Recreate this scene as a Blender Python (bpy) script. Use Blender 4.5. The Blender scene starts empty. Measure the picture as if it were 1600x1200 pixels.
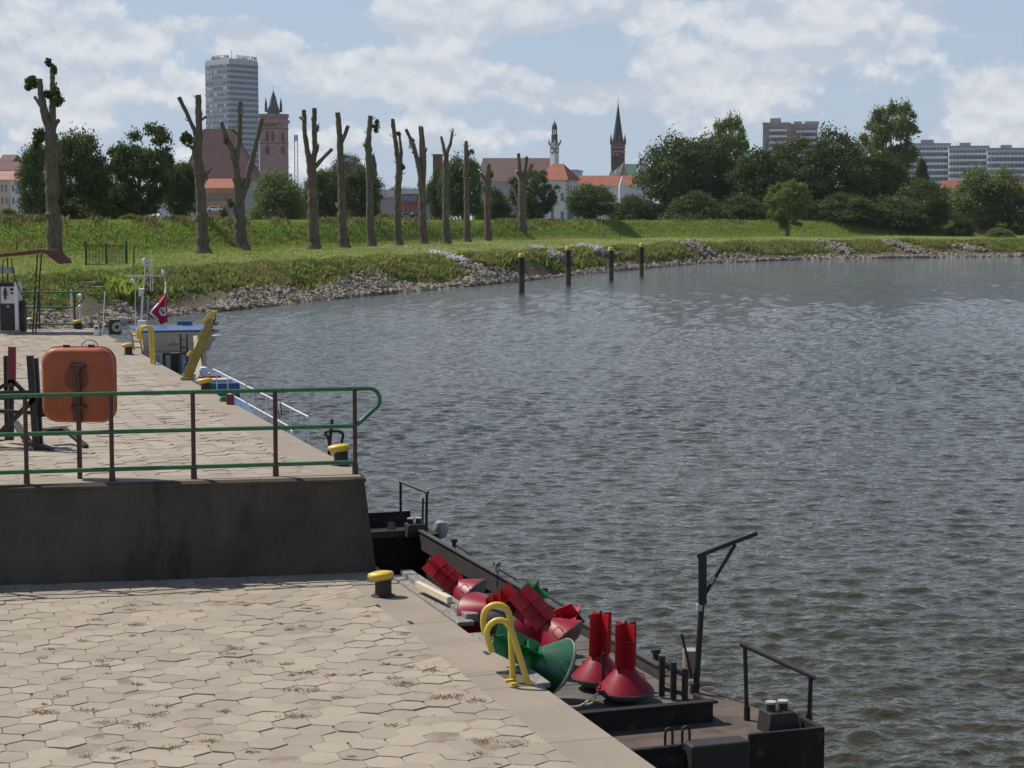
import bpy, bmesh, math, random
import numpy as np
from mathutils import Vector, Matrix, noise as mn
random.seed(7)
R = math.radians
sc = bpy.context.scene
COL = sc.collection
# ---------------------------------------------------------------- camera
HW = 5.8
FP = 2900.0
PIT = math.atan(253.0 / FP)
cd = bpy.data.cameras.new('camera'); cam = bpy.data.objects.new('camera', cd); COL.objects.link(cam)
cam.location = (0, 0, HW); cam.rotation_euler = (R(90) - PIT, 0, 0)
cd.sensor_width = 36; cd.lens = 36 * FP / 1600; cd.clip_start = .5; cd.clip_end = 20000
sc.camera = cam
# ---------------------------------------------------------------- world, sun, exposure
SUNV = Vector((-.65, .37, 1.0)).normalized()
w = bpy.data.worlds.new("World"); sc.world = w; w.use_nodes = True
wt = w.node_tree; wt.nodes.clear()
def WN(t, **k):
    n = wt.nodes.new(t)
    for a, b in k.items(): setattr(n, a, b)
    return n
WL = wt.links.new
sky = WN('ShaderNodeTexSky'); sky.sky_type = 'NISHITA'; sky.sun_disc = False
sky.sun_elevation = math.asin(SUNV.z); sky.sun_rotation = math.atan2(SUNV.x, SUNV.y)
sky.air_density = 1.0; sky.dust_density = .6; sky.ozone_density = 2.5
tc = WN('ShaderNodeTexCoord')
def wmath(op, a, b=None, c=None, clamp=False):
    n = WN('ShaderNodeMath', operation=op, use_clamp=clamp)
    for i, x in enumerate((a, b, c)):
        if x is None: continue
        if isinstance(x, (int, float)): n.inputs[i].default_value = x
        else: WL(x, n.inputs[i])
    return n.outputs[0]
sep = WN('ShaderNodeSeparateXYZ'); WL(tc.outputs['Generated'], sep.inputs[0])
dz = wmath('MAXIMUM', sep.outputs[2], 0.0)
az = wmath('ARCTAN2', sep.outputs[0], sep.outputs[1])
# puffed clouds: noise over azimuth and (flattened) elevation of the sky direction
def cloudnoise(elevshift, scale, ys, detail, seed, dist=0.0):
    e = wmath('MULTIPLY', wmath('ADD', dz, elevshift), ys)
    cmb = WN('ShaderNodeCombineXYZ'); WL(az, cmb.inputs[0]); WL(e, cmb.inputs[1]); cmb.inputs[2].default_value = seed
    n = WN('ShaderNodeTexNoise'); n.inputs['Scale'].default_value = scale; n.inputs['Detail'].default_value = detail
    n.inputs['Roughness'].default_value = .56; n.inputs['Distortion'].default_value = dist
    WL(cmb.outputs[0], n.inputs['Vector']); return n.outputs[0]
def blob(a0, e0, ra, re, k):   # a cloud bank standing at a given bearing and height in the sky
    x = wmath('DIVIDE', wmath('SUBTRACT', az, a0), ra); y = wmath('DIVIDE', wmath('SUBTRACT', dz, e0), re)
    r = wmath('ADD', wmath('MULTIPLY', x, x), wmath('MULTIPLY', y, y))
    return wmath('MULTIPLY', wmath('EXPONENT', wmath('MULTIPLY', r, -1.0)), k)
def pa(px): return math.atan((px - 800) / FP)
def pe(py): return math.sin(math.atan((347 - py) / FP))
blobs = [(600, 118, 110, 32, .26), (715, 128, 70, 24, .16), (820, 140, 45, 26, .17), (930, 160, 90, 26, .20), (170, 60, 170, 40, .14), (50, 160, 90, 42, .22),
         (420, 75, 60, 22, .16), (700, 25, 130, 30, .18), (1250, 95, 220, 42, .12), (1420, 50, 150, 30, .08), (1570, 165, 80, 38, .24),
         (250, 140, 120, 22, .13), (830, 32, 50, 22, .14), (1130, 20, 300, 26, .14), (480, 215, 120, 18, .1), (760, 215, 100, 16, .1)]
clears = [(490, 60, 70, 60, -.10), (930, 80, 70, 50, -.12), (370, 20, 160, 16, -.10), (60, 110, 60, 14, -.08), (1000, 215, 120, 25, -.04)]
bs = None
for (x, y, rx, ry, k) in blobs + clears:
    b = blob(pa(x), pe(y), rx / FP, ry / FP, k)
    bs = b if bs is None else wmath('ADD', bs, b)
def density(sh):
    n1 = cloudnoise(sh, 5.0, 1.9, 4, 3.1, .1)
    n2 = cloudnoise(sh, 18.0, 1.35, 9, 8.4, .1)
    n3 = cloudnoise(sh, 48.0, 1.2, 6, 1.4, .0)
    return wmath('ADD', wmath('ADD', wmath('MULTIPLY', n1, .30), wmath('MULTIPLY', n2, .50)), wmath('MULTIPLY', n3, .20))
d0 = wmath('ADD', density(0.0), bs)
d1 = density(.007)
cov = WN('ShaderNodeMapRange', interpolation_type='SMOOTHSTEP'); WL(d0, cov.inputs[0]); cov.inputs[1].default_value = .49; cov.inputs[2].default_value = .56
thick = WN('ShaderNodeMapRange', interpolation_type='SMOOTHSTEP'); WL(d0, thick.inputs[0]); thick.inputs[1].default_value = .56; thick.inputs[2].default_value = .86
lit = wmath('ADD', wmath('MULTIPLY', wmath('SUBTRACT', density(0.0), d1), 11.0), .42, clamp=True)
ccol = WN('ShaderNodeMix', data_type='RGBA'); WL(lit, ccol.inputs[0])
ccol.inputs[6].default_value = (5.9, 6.45, 7.3, 1); ccol.inputs[7].default_value = (9.2, 9.2, 9.25, 1)
ccol2 = WN('ShaderNodeMix', data_type='RGBA'); WL(wmath('MULTIPLY', thick.outputs[0], .35), ccol2.inputs[0]); WL(ccol.outputs[2], ccol2.inputs[6]); ccol2.inputs[7].default_value = (8.8, 8.8, 8.9, 1)
# a little grey-blue veil all over the low sky
veil = WN('ShaderNodeMix', data_type='RGBA')
vf = wmath('MULTIPLY', wmath('SUBTRACT', 1.0, wmath('MULTIPLY', dz, 1.5), clamp=True), .86)
WL(vf, veil.inputs[0]); WL(sky.outputs[0], veil.inputs[6]); veil.inputs[7].default_value = (4.9, 6.0, 7.7, 1)
fin = WN('ShaderNodeMix', data_type='RGBA')
hi = wmath('SUBTRACT', 1.0, wmath('MULTIPLY', dz, 1.5), clamp=True)
WL(wmath('MULTIPLY', wmath('MULTIPLY', cov.outputs[0], .82), hi), fin.inputs[0]); WL(veil.outputs[2], fin.inputs[6]); WL(ccol2.outputs[2], fin.inputs[7])
bg = WN('ShaderNodeBackground'); WL(fin.outputs[2], bg.inputs[0]); bg.inputs[1].default_value = .074
wo = WN('ShaderNodeOutputWorld'); WL(bg.outputs[0], wo.inputs[0])
sl = bpy.data.lights.new('sun', 'SUN'); sl.energy = 4.0; sl.angle = R(.5); sl.color = (1, .94, .86)
so = bpy.data.objects.new('sun', sl); COL.objects.link(so); so.location = (-50, 30, 80)
so.rotation_euler = (-SUNV).to_track_quat('-Z', 'Y').to_euler()
sc.view_settings.view_transform = 'Standard'; sc.view_settings.look = 'None'
sc.view_settings.exposure = 0.32; sc.view_settings.gamma = 1.0; sc.view_settings.use_curve_mapping = False
# ---------------------------------------------------------------- pixel picks (only to measure where things stand)
_c, _s = math.cos(PIT), math.sin(PIT)
def ray(px, py):
    a = (px - 800) / FP; b = -(py - 600) / FP
    return Vector((a, _c + b * _s, -_s + b * _c))
def at(px, py, z):
    d = ray(px, py); t = (z - HW) / d.z
    return Vector((d.x * t, d.y * t, z))
def atY(px, py, Y):
    d = ray(px, py); t = Y / d.y
    return Vector((d.x * t, Y, HW + d.z * t))
# ---------------------------------------------------------------- mesh helper
OFF = {}
def vec(p): return Vector(p)
class MB:
    def __init__(s): s.v = []; s.f = []
    def add(s, vs, fs):
        b = len(s.v); s.v += [tuple(p) for p in vs]; s.f += [tuple(i + b for i in f) for f in fs]; return s
    def box(s, c, size, rot=None, taper=1.0):
        hx, hy, hz = size[0] / 2, size[1] / 2, size[2] / 2
        P = [Vector((x * hx * (taper if z > 0 else 1), y * hy * (taper if z > 0 else 1), z * hz)) for z in (-1, 1) for y in (-1, 1) for x in (-1, 1)]
        if rot is not None:
            m = rot if isinstance(rot, Matrix) else Matrix.Rotation(rot, 3, 'Z')
            P = [m @ p for p in P]
        c = Vector(c)
        return s.add([p + c for p in P], [(0, 2, 3, 1), (4, 5, 7, 6), (0, 1, 5, 4), (2, 6, 7, 3), (0, 4, 6, 2), (1, 3, 7, 5)])
    def bar(s, p0, p1, w, h=None, up=(0, 0, 1)):
        p0, p1 = Vector(p0), Vector(p1); d = (p1 - p0); L = d.length; d.normalize(); h = h or w
        u = Vector(up)
        if abs(d.dot(u)) > .95: u = Vector((0, 1, 0))
        x = d.cross(u).normalized(); z = x.cross(d)
        m = Matrix((x, d, z)).transposed()
        return s.box((p0 + p1) / 2, (w, L, h), m)
    def cyl(s, p0, p1, r0, r1=None, n=12, caps=True):
        p0, p1 = Vector(p0), Vector(p1); r1 = r0 if r1 is None else r1
        d = (p1 - p0).normalized(); u = Vector((0, 0, 1)) if abs(d.z) < .9 else Vector((1, 0, 0))
        x = d.cross(u).normalized(); y = x.cross(d) * -1
        vs = []
        for p, r in ((p0, r0), (p1, r1)):
            for i in range(n):
                a = 2 * math.pi * i / n; vs.append(p + x * (math.cos(a) * r) + y * (math.sin(a) * r))
        fs = [(i, (i + 1) % n, n + (i + 1) % n, n + i) for i in range(n)]
        if caps: fs += [tuple(range(n))[::-1], tuple(range(n, 2 * n))]
        return s.add(vs, fs)
    def tube(s, pts, r, n=10, rs=None):
        pts = [Vector(p) for p in pts]; m = len(pts); vs = []; X = None
        for k, p in enumerate(pts):
            d = (pts[min(k + 1, m - 1)] - pts[max(k - 1, 0)]).normalized()
            if X is None:
                u = Vector((0, 0, 1)) if abs(d.z) < .9 else Vector((1, 0, 0)); X = d.cross(u).normalized()
            X = (X - d * X.dot(d)).normalized(); Y = d.cross(X); rr = rs[k] if rs else r
            vs += [p + X * (math.cos(2 * math.pi * i / n) * rr) + Y * (math.sin(2 * math.pi * i / n) * rr) for i in range(n)]
        fs = []
        for k in range(m - 1):
            for i in range(n):
                j = (i + 1) % n; fs.append((k * n + i, k * n + j, (k + 1) * n + j, (k + 1) * n + i))
        fs += [tuple(range(n))[::-1], tuple(range((m - 1) * n, m * n))]
        return s.add(vs, fs)
    def lathe(s, prof, c=(0, 0, 0), n=24, M=None):
        c = Vector(c); vs = []
        for (r, z) in prof:
            for i in range(n):
                a = 2 * math.pi * i / n; p = Vector((r * math.cos(a), r * math.sin(a), z))
                vs.append((M @ p if M is not None else p) + c)
        fs = []
        for k in range(len(prof) - 1):
            for i in range(n):
                j = (i + 1) % n; fs.append((k * n + i, k * n + j, (k + 1) * n + j, (k + 1) * n + i))
        fs.append(tuple(range(n))[::-1]); fs.append(tuple(range((len(prof) - 1) * n, len(prof) * n)))
        return s.add(vs, fs)
    def prism(s, poly, z0, z1):
        n = len(poly); vs = [(p[0], p[1], z0) for p in poly] + [(p[0], p[1], z1) for p in poly]
        return s.add(vs, [tuple(range(n))[::-1], tuple(range(n, 2 * n))] + [(i, (i + 1) % n, n + (i + 1) % n, n + i) for i in range(n)])
    def slab(s, poly, d):      # a polygon of 3-D points given thickness vector d
        n = len(poly); d = Vector(d); vs = [Vector(p) for p in poly] + [Vector(p) + d for p in poly]
        return s.add(vs, [tuple(range(n))[::-1], tuple(range(n, 2 * n))] + [(i, (i + 1) % n, n + (i + 1) % n, n + i) for i in range(n)])
    def xf(s, M):
        s.v = [tuple(M @ Vector(p)) for p in s.v]; return s
    def build(s, name, mat, parent=None, smooth=False, bevel=0, fix=True):
        off = OFF.get(parent.name, Vector((0, 0, 0))) if parent else Vector((0, 0, 0))
        me = bpy.data.meshes.new(name)
        me.from_pydata([tuple(Vector(p) - off) for p in s.v], [], s.f)
        if fix:
            b = bmesh.new(); b.from_mesh(me); bmesh.ops.recalc_face_normals(b, faces=b.faces); b.to_mesh(me); b.free()
        me.materials.append(mat); me.update()
        if smooth: shade(me, 40 if smooth is True else smooth)
        o = bpy.data.objects.new(name, me); COL.objects.link(o)
        if parent: o.parent = parent; OFF[o.name] = off
        else: OFF[o.name] = Vector((0, 0, 0))
        if bevel:
            md = o.modifiers.new('bevel', 'BEVEL'); md.width = bevel; md.segments = 2; md.limit_method = 'ANGLE'; md.angle_limit = R(35)
        return o
def shade(me, ang):
    me.polygons.foreach_set('use_smooth', [True] * len(me.polygons))
    b = bmesh.new(); b.from_mesh(me)
    for e in b.edges:
        if len(e.link_faces) == 2 and e.calc_face_angle(0) > R(ang): e.smooth = False
    b.to_mesh(me); b.free()
def npmesh(name, V, F, mat, smooth=False, parent=None):   # F: (n,k) int array
    me = bpy.data.meshes.new(name); n, k = F.shape
    me.vertices.add(len(V)); me.vertices.foreach_set('co', np.asarray(V, dtype=np.float32).ravel())
    me.loops.add(n * k); me.loops.foreach_set('vertex_index', F.astype(np.int32).ravel())
    me.polygons.add(n); me.polygons.foreach_set('loop_start', np.arange(0, n * k, k, dtype=np.int32))
    me.polygons.foreach_set('use_smooth', np.full(n, smooth))
    me.update(calc_edges=True); me.materials.append(mat)
    o = bpy.data.objects.new(name, me); COL.objects.link(o)
    if parent: o.parent = parent
    return o
def tag(o, label=None, cat=None, group=None, kind=None):
    if label: o['label'] = label
    if cat: o['category'] = cat
    if group: o['group'] = group
    if kind: o['kind'] = kind
    return o
def root(name, loc, label, cat, group=None, rz=0):
    o = bpy.data.objects.new(name, None); COL.objects.link(o); o.location = loc; o.rotation_euler = (0, 0, rz)
    o.empty_display_size = .2
    OFF[o.name] = Vector(loc); return tag(o, label, cat, group)
def copy_tree(o, label=None, parent=None):
    c = o.copy(); COL.objects.link(c)
    if parent: c.parent = parent
    if label: c['label'] = label
    for ch in [x for x in KIDS.get(o.name, [])]: copy_tree(ch, None, c)
    return c
KIDS = {}
def index_kids():
    KIDS.clear()
    for o in bpy.data.objects:
        if o.parent: KIDS.setdefault(o.parent.name, []).append(o)
# ---------------------------------------------------------------- materials
class NT:
    def __init__(s, name):
        s.m = bpy.data.materials.new(name); s.m.use_nodes = True; s.t = s.m.node_tree; s.t.nodes.clear()
        s.out = s.n('ShaderNodeOutputMaterial'); s.b = s.n('ShaderNodeBsdfPrincipled'); s.l(s.b.outputs[0], s.out.inputs[0])
        s.tc = s.n('ShaderNodeTexCoord')
    def n(s, t, **k):
        x = s.t.nodes.new(t)
        for a, b in k.items(): setattr(x, a, b)
        return x
    def l(s, a, b): s.t.links.new(a, b)
    def noise(s, scale, detail=4, rough=.55, vec=None, stretch=None, dist=0):
        v = vec or s.tc.outputs['Object']
        if stretch:
            mp = s.n('ShaderNodeMapping'); mp.inputs['Scale'].default_value = stretch; s.l(v, mp.inputs[0]); v = mp.outputs[0]
        x = s.n('ShaderNodeTexNoise'); x.inputs['Scale'].default_value = scale; x.inputs['Detail'].default_value = detail
        x.inputs['Roughness'].default_value = rough; x.inputs['Distortion'].default_value = dist; s.l(v, x.inputs['Vector']); return x.outputs[0]
    def ramp(s, f, a, b):
        x = s.n('ShaderNodeMapRange', interpolation_type='SMOOTHSTEP'); s.l(f, x.inputs[0]); x.inputs[1].default_value = a; x.inputs[2].default_value = b; return x.outputs[0]
    def mix(s, f, a, b, blend='MIX'):
        x = s.n('ShaderNodeMix', data_type='RGBA', blend_type=blend)
        for i, q in ((0, f), (6, a), (7, b)):
            if isinstance(q, (int, float)): x.inputs[i].default_value = q
            elif isinstance(q, tuple): x.inputs[i].default_value = (*q[:3], 1)
            else: s.l(q, x.inputs[i])
        return x.outputs[2]
    def math(s, op, a, b=None, clamp=False):
        x = s.n('ShaderNodeMath', operation=op, use_clamp=clamp)
        for i, q in enumerate((a, b)):
            if q is None: continue
            if isinstance(q, (int, float)): x.inputs[i].default_value = q
            else: s.l(q, x.inputs[i])
        return x.outputs[0]
    def bump(s, h, strength=.3, dist=.01):
        x = s.n('ShaderNodeBump'); x.inputs['Strength'].default_value = strength; x.inputs['Distance'].default_value = dist
        s.l(h, x.inputs['Height']); s.l(x.outputs[0], s.b.inputs['Normal'])
    def color(s, c):
        if isinstance(c, tuple): s.b.inputs['Base Color'].default_value = (*c[:3], 1)
        else: s.l(c, s.b.inputs['Base Color'])
    def island(s):
        g = s.n('ShaderNodeNewGeometry'); return g.outputs['Random Per Island']
    def set(s, rough=.6, metal=0, spec=.5):
        s.b.inputs['Roughness'].default_value = rough; s.b.inputs['Metallic'].default_value = metal
        s.b.inputs['Specular IOR Level'].default_value = spec; return s.m
def paint(name, c, c2=None, rough=.45, scale=6, amt=.5, wear=None, wearlim=(.62, .72), bump=.15, metal=0, spec=.5):
    """painted / plain surface: patchy tone, optional worn-through colour"""
    s = NT(name); c2 = c2 or tuple(x * .65 for x in c)
    col = s.mix(s.math('MULTIPLY', s.ramp(s.noise(scale, 6, .65), .35, .7), amt), c, c2)
    if wear: col = s.mix(s.ramp(s.noise(scale * 2.3, 8, .7), *wearlim), col, wear)
    s.color(col); s.bump(s.noise(scale * 6, 5), bump, .004); return s.set(rough, metal, spec)
M = {}
M['green'] = paint('green_paint', (.035, .16, .06), (.02, .09, .04), .38, 9, .7, (.10, .09, .06), (.68, .76))
M['rustbrown'] = paint('rust_brown_paint', (.085, .035, .025), (.05, .02, .015), .6, 12, .9, (.12, .05, .03))
M['black'] = paint('black_paint', (.016, .0145, .0135), (.032, .026, .023), .6, 9, .8, (.07, .045, .035), (.66, .8))
M['blackhull'] = paint('black_hull', (.014, .0125, .0115), (.034, .026, .022), .7, 3, .9, (.085, .05, .035), (.57, .68), spec=.25, bump=.5)
M['coaming'] = paint('grey_brown_steel', (.060, .054, .050), (.04, .036, .034), .6, 4, .9, (.10, .075, .06), (.66, .8))
M['deckrust'] = paint('rusty_deck', (.125, .095, .08), (.06, .052, .047), .85, 4, 1, (.15, .065, .035), (.54, .70), .5, spec=.2)
M['red'] = paint('red_paint', (.27, .009, .024), (.19, .012, .02), .42, 4, .8, (.17, .045, .035), (.64, .74), spec=.3)
M['redfin'] = paint('bright_red_paint', (.42, .012, .016), (.30, .010, .014), .34, 5, .6)
M['buoygreen'] = paint('green_buoy_paint', (.015, .105, .045), (.012, .065, .032), .42, 4, .9, (.06, .11, .06), (.62, .74))
M['finGreen'] = paint('bright_green_paint', (.01, .17, .035), (.01, .12, .03), .34, 5, .6)
M['float'] = paint('grey_float_rubber', (.13, .12, .105), (.06, .055, .05), .7, 6, .9, (.2, .19, .17), (.6, .75))
M['palerim'] = paint('pale_rim', (.42, .42, .36), (.28, .27, .22), .6, 8, .8)
M['yellow'] = paint('yellow_paint', (.62, .45, .06), (.50, .34, .05), .45, 8, .6, (.35, .2, .08), (.72, .8))
M['oliveyellow'] = paint('worn_yellow_paint', (.34, .24, .03), (.22, .15, .03), .5, 6, .8, (.15, .09, .04), (.66, .78))
M['orange'] = paint('orange_fibreglass', (.40, .088, .024), (.27, .06, .02), .48, 4, .8, (.24, .07, .03), (.66, .85), .1)
M['orangeback'] = paint('dark_orange_fibreglass', (.20, .05, .018), (.13, .035, .015), .55, 6, .8)
M['white'] = paint('white_paint', (.74, .74, .72), (.6, .6, .58), .5, 5, .5)
M['grey'] = paint('grey_metal', (.30, .31, .32), (.22, .22, .23), .45, 6, .6)
M['zinc'] = paint('galvanised_steel', (.55, .57, .58), (.42, .44, .45), .4, 8, .6, metal=.5)
M['cream'] = paint('cream_paint', (.60, .52, .38), (.50, .43, .32), .5, 3, .5)
M['blue'] = paint('blue_paint', (.05, .11, .24), (.04, .08, .17), .45, 4, .6)
M['glass'] = paint('window_glass', (.03, .04, .045), (.05, .06, .065), .08, 1, .6, bump=0, spec=.7)
M['paleglass'] = paint('pale_window_glass', (.26, .33, .34), (.16, .22, .23), .08, 3, .8, bump=0, spec=.7)
M['canopyred'] = paint('faded_red_tiles', (.17, .045, .04), (.11, .035, .03), .8, 6, .8)
M['gategreen'] = paint('dark_green_paint', (.012, .045, .02), (.01, .03, .015), .5, 6, .6)
M['darkred'] = paint('dark_red_paint', (.22, .018, .022), (.14, .015, .018), .5, 6, .7)
s = NT('weathered_timber')
g_ = s.noise(3, 6, .7, stretch=(9, 1, 9)); col = s.mix(s.ramp(g_, .3, .7), (.30, .28, .25), (.13, .12, .105))
col = s.mix(s.math('MULTIPLY', s.island(), .4), col, (.24, .22, .19)); s.color(col); s.bump(g_, .6, .01); M['timber'] = s.set(.85)
M['newwood'] = paint('pale_sawn_wood', (.62, .54, .40), (.52, .44, .32), .7, 9, .7)
M['darkboard'] = paint('dark_floor_boards', (.12, .108, .095), (.07, .062, .055), .85, 3, .9)
# concrete
def concrete(name, c1, c2, stain, isl=.35, sc_=1.0, bump=.35, st=(.56, .74), big=None):
    s = NT(name)
    col = s.mix(s.ramp(s.noise(1.6 * sc_, 7, .65), .35, .68), c1, c2)
    col = s.mix(s.math('MULTIPLY', s.ramp(s.noise(45, 4, .7), .3, .75), .28), col, tuple(x * .62 for x in c1))
    if isl:
        f = s.island(); col = s.mix(s.math('MULTIPLY', f, isl), col, tuple(x * .72 for x in c2)); 
        col = s.mix(s.math('MULTIPLY', s.ramp(f, .86, .9), .35), col, tuple(min(1, x * 1.25) for x in c1))
    col = s.mix(s.math('MULTIPLY', s.ramp(s.noise(.9 * sc_, 8, .72, dist=.6), *st), .75), col, stain)
    col = s.mix(s.math('MULTIPLY', s.ramp(s.noise(120, 2, .5), .66, .74), .5), col, tuple(x * .35 for x in c1))
    s.color(col); s.bump(s.noise(60, 6, .7), bump, .004); return s.set(.9, 0, .25)
M['paver'] = concrete('hexagonal_concrete', (.385, .33, .262), (.32, .272, .215), (.24, .195, .15), .6)
M['coping'] = concrete('coping_concrete', (.315, .265, .21), (.265, .225, .18), (.21, .17, .13), .25)
M['jointsand'] = concrete('joint_sand', (.31, .26, .205), (.20, .16, .12), (.11, .085, .06), 0, 3.0)
M['jointsoil'] = concrete('joint_soil', (.10, .075, .05), (.17, .13, .09), (.06, .045, .03), 0)
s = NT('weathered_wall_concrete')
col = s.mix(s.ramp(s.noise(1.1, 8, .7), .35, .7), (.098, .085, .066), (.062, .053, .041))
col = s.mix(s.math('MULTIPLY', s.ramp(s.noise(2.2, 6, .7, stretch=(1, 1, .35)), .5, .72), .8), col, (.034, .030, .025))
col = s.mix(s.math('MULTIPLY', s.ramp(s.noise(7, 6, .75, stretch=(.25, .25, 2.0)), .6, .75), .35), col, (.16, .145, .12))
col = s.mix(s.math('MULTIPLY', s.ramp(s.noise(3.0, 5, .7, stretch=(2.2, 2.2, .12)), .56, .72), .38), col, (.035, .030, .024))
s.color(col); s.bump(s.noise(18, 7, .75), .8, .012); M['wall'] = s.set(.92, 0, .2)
# ================================================================ TERRAIN
def interp(xs, ys):
    xs = np.array(xs, float); ys = np.array(ys, float)
    return lambda x: np.interp(x, xs, ys)
SX = [-1500, -600, 0, 150, 280, 400, 560, 700, 780, 900, 1000, 1100, 1200, 1300, 1400, 1500, 1600, 2100, 3200]
SY = [60, 78, 90, 103, 117, 127, 146, 163, 177, 203, 232, 263, 281, 296, 304, 308, 316, 350, 420]
TREES_X = [88, 318, 380, 490, 537, 580, 622, 661, 697, 730, 762, 817]
TREES_B = [402, 395, 390, 388, 386, 384, 382, 380, 380, 377, 375, 373]
ZT = 2.4
def tree_D(y): return (HW - ZT) * FP / (y - 347)
TX = [-1500, -600, 0, 88, 200, 318, 400, 490, 560, 622, 700, 817, 1000, 1200, 1600, 2100, 3200]
TY = [150, 160, 176, 185, 199, 215, 231, 249, 268, 288, 318, 364, 405, 435, 470, 500, 560]
def smoothed(xs, ys):
    gx = np.arange(-1500, 3201, 5.0); gy = np.interp(gx, xs, ys); k = np.hanning(41); k /= k.sum()
    gy = np.convolve(np.pad(gy, 20, mode='edge'), k, 'valid'); return lambda x: np.interp(x, gx, gy)
fS = smoothed(SX, SY); fT = smoothed(TX, TY)
def px_of(X, Y): return 800 + X / Y * FP
def smooth(t): t = np.clip(t, 0, 1); return t * t * (3 - 2 * t)
def groundz(px, D):
    px = np.asarray(px, float); D = np.asarray(D, float)
    S = fS(px) + 1.0 * np.sin(px * .03) + .4 * np.sin(px * .08 + 1); T = fT(px)
    bank = 14 + 2 * np.sin(px * .021)
    z = -1.6 + smooth((D - (S - 7)) / 7.0) * 1.6                 # under water
    z = z + smooth((D - S) / bank) * (.55 * 1) * ZT + np.clip((D - S) / bank, 0, 1) * .45 * ZT
    lev = smooth((D - T) / 13.0) * (5.78 - ZT)
    back = smooth((D - T - 17) / 22.0) * 1.9
    und = .10 * np.sin(px * .03 + D * .05) * smooth((D - S - 10) / 20) * (1 - smooth((D - T) / 5))
    return z + lev - back + und
tanl = np.concatenate([np.linspace(-.85, -.31, 30)[:-1], np.linspace(-.31, .31, 560), np.linspace(.31, .85, 30)[1:]])
nr1, nr2 = 330, 60
rows = np.concatenate([np.linspace(0, 1, 70)])
pxs = 800 + tanl * FP
V = []
S_ = fS(pxs); T_ = fT(pxs)
# rows tied to shore and levee so the profile stays crisp
rowsD = []
for t in np.linspace(-12, 20, 70): rowsD.append(S_ + t)
for t in np.linspace(0, 1, 26)[1:-1]: rowsD.append(S_ + 20 + (T_ - 2 - S_ - 20) * t)
for t in np.linspace(-2, 42, 40): rowsD.append(T_ + t)
for t in np.geomspace(60, 2300, 20): rowsD.append(T_ + t)
rowsD = np.array(rowsD)
Zg = groundz(pxs[None, :].repeat(len(rowsD), 0), rowsD)
far = np.clip((rowsD - 1200) / 3000, 0, 1); Zg = Zg + far * 10
Xg = rowsD * tanl[None, :]
rng = np.random.default_rng(3)
Zg = Zg + rng.normal(0, .03, Zg.shape) * (Zg > .1)
V = np.stack([Xg, rowsD, Zg], -1).reshape(-1, 3)
nr, nc = rowsD.shape
I = np.arange(nr * nc).reshape(nr, nc)
F = np.stack([I[:-1, :-1], I[:-1, 1:], I[1:, 1:], I[1:, :-1]], -1).reshape(-1, 4)
s = NT('meadow_ground')
geo = s.n('ShaderNodeNewGeometry'); sp = s.n('ShaderNodeSeparateXYZ'); s.l(geo.outputs['Position'], sp.inputs[0]); z_ = sp.outputs[2]
nz = s.noise(.35, 7, .65)
grass = s.mix(s.ramp(s.noise(.12, 6, .65), .38, .62), (.17, .255, .038), (.13, .205, .034))
grass = s.mix(s.math('MULTIPLY', s.ramp(s.noise(1.4, 6, .7), .4, .7), .7), grass, (.24, .29, .06))
grass = s.mix(s.ramp(s.noise(.07, 5, .6), .58, .72), grass, (.20, .19, .07))
rough_ = s.mix(s.ramp(s.noise(.5, 6, .7), .4, .62), (.10, .11, .032), (.19, .16, .07))
dirt = s.mix(nz, (.27, .215, .13), (.20, .17, .095))
zn = s.math('ADD', z_, s.math('MULTIPLY', s.math('SUBTRACT', nz, .5), 1.3))
c = s.mix(s.ramp(zn, .5, 1.5), (.12, .10, .08), rough_)
terr = s.mix(s.ramp(s.noise(.18, 6, .7, stretch=(.4, 1, 1)), .50, .64), (.16, .185, .05), dirt)
c = s.mix(s.ramp(zn, 1.9, 2.35), c, terr)
c = s.mix(s.ramp(zn, 2.7, 3.0), c, grass)
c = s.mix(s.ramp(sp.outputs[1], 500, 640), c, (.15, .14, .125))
s.color(c); s.bump(s.noise(2.5, 6, .7), .9, .25); M['ground'] = s.set(.95, 0, .15)
ter = npmesh('ground', V, F, M['ground'], True); tag(ter, kind='structure')
rowsT = np.array([T_ + t for t in (44, 60, 90, 140, 220, 400, 700, 1200, 1900)]); Zt = groundz(pxs[None, :].repeat(len(rowsT), 0), rowsT) + .03  # grey sheet hidden behind the dyke, added to stop green bounce on town walls
I = np.arange(rowsT.size).reshape(rowsT.shape); F = np.stack([I[:-1, :-1], I[:-1, 1:], I[1:, 1:], I[1:, :-1]], -1).reshape(-1, 4)
far = np.clip((rowsT - 1200) / 3000, 0, 1)
M['street'] = paint('hidden_ground_grey', (.13, .125, .12), (.10, .095, .09), .9, .1, .7)
o = npmesh('hidden_town_ground', np.stack([rowsT * tanl[None, :], rowsT, Zt + far * 10], -1).reshape(-1, 3), F, M['street'], True); tag(o, kind='structure')
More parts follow.
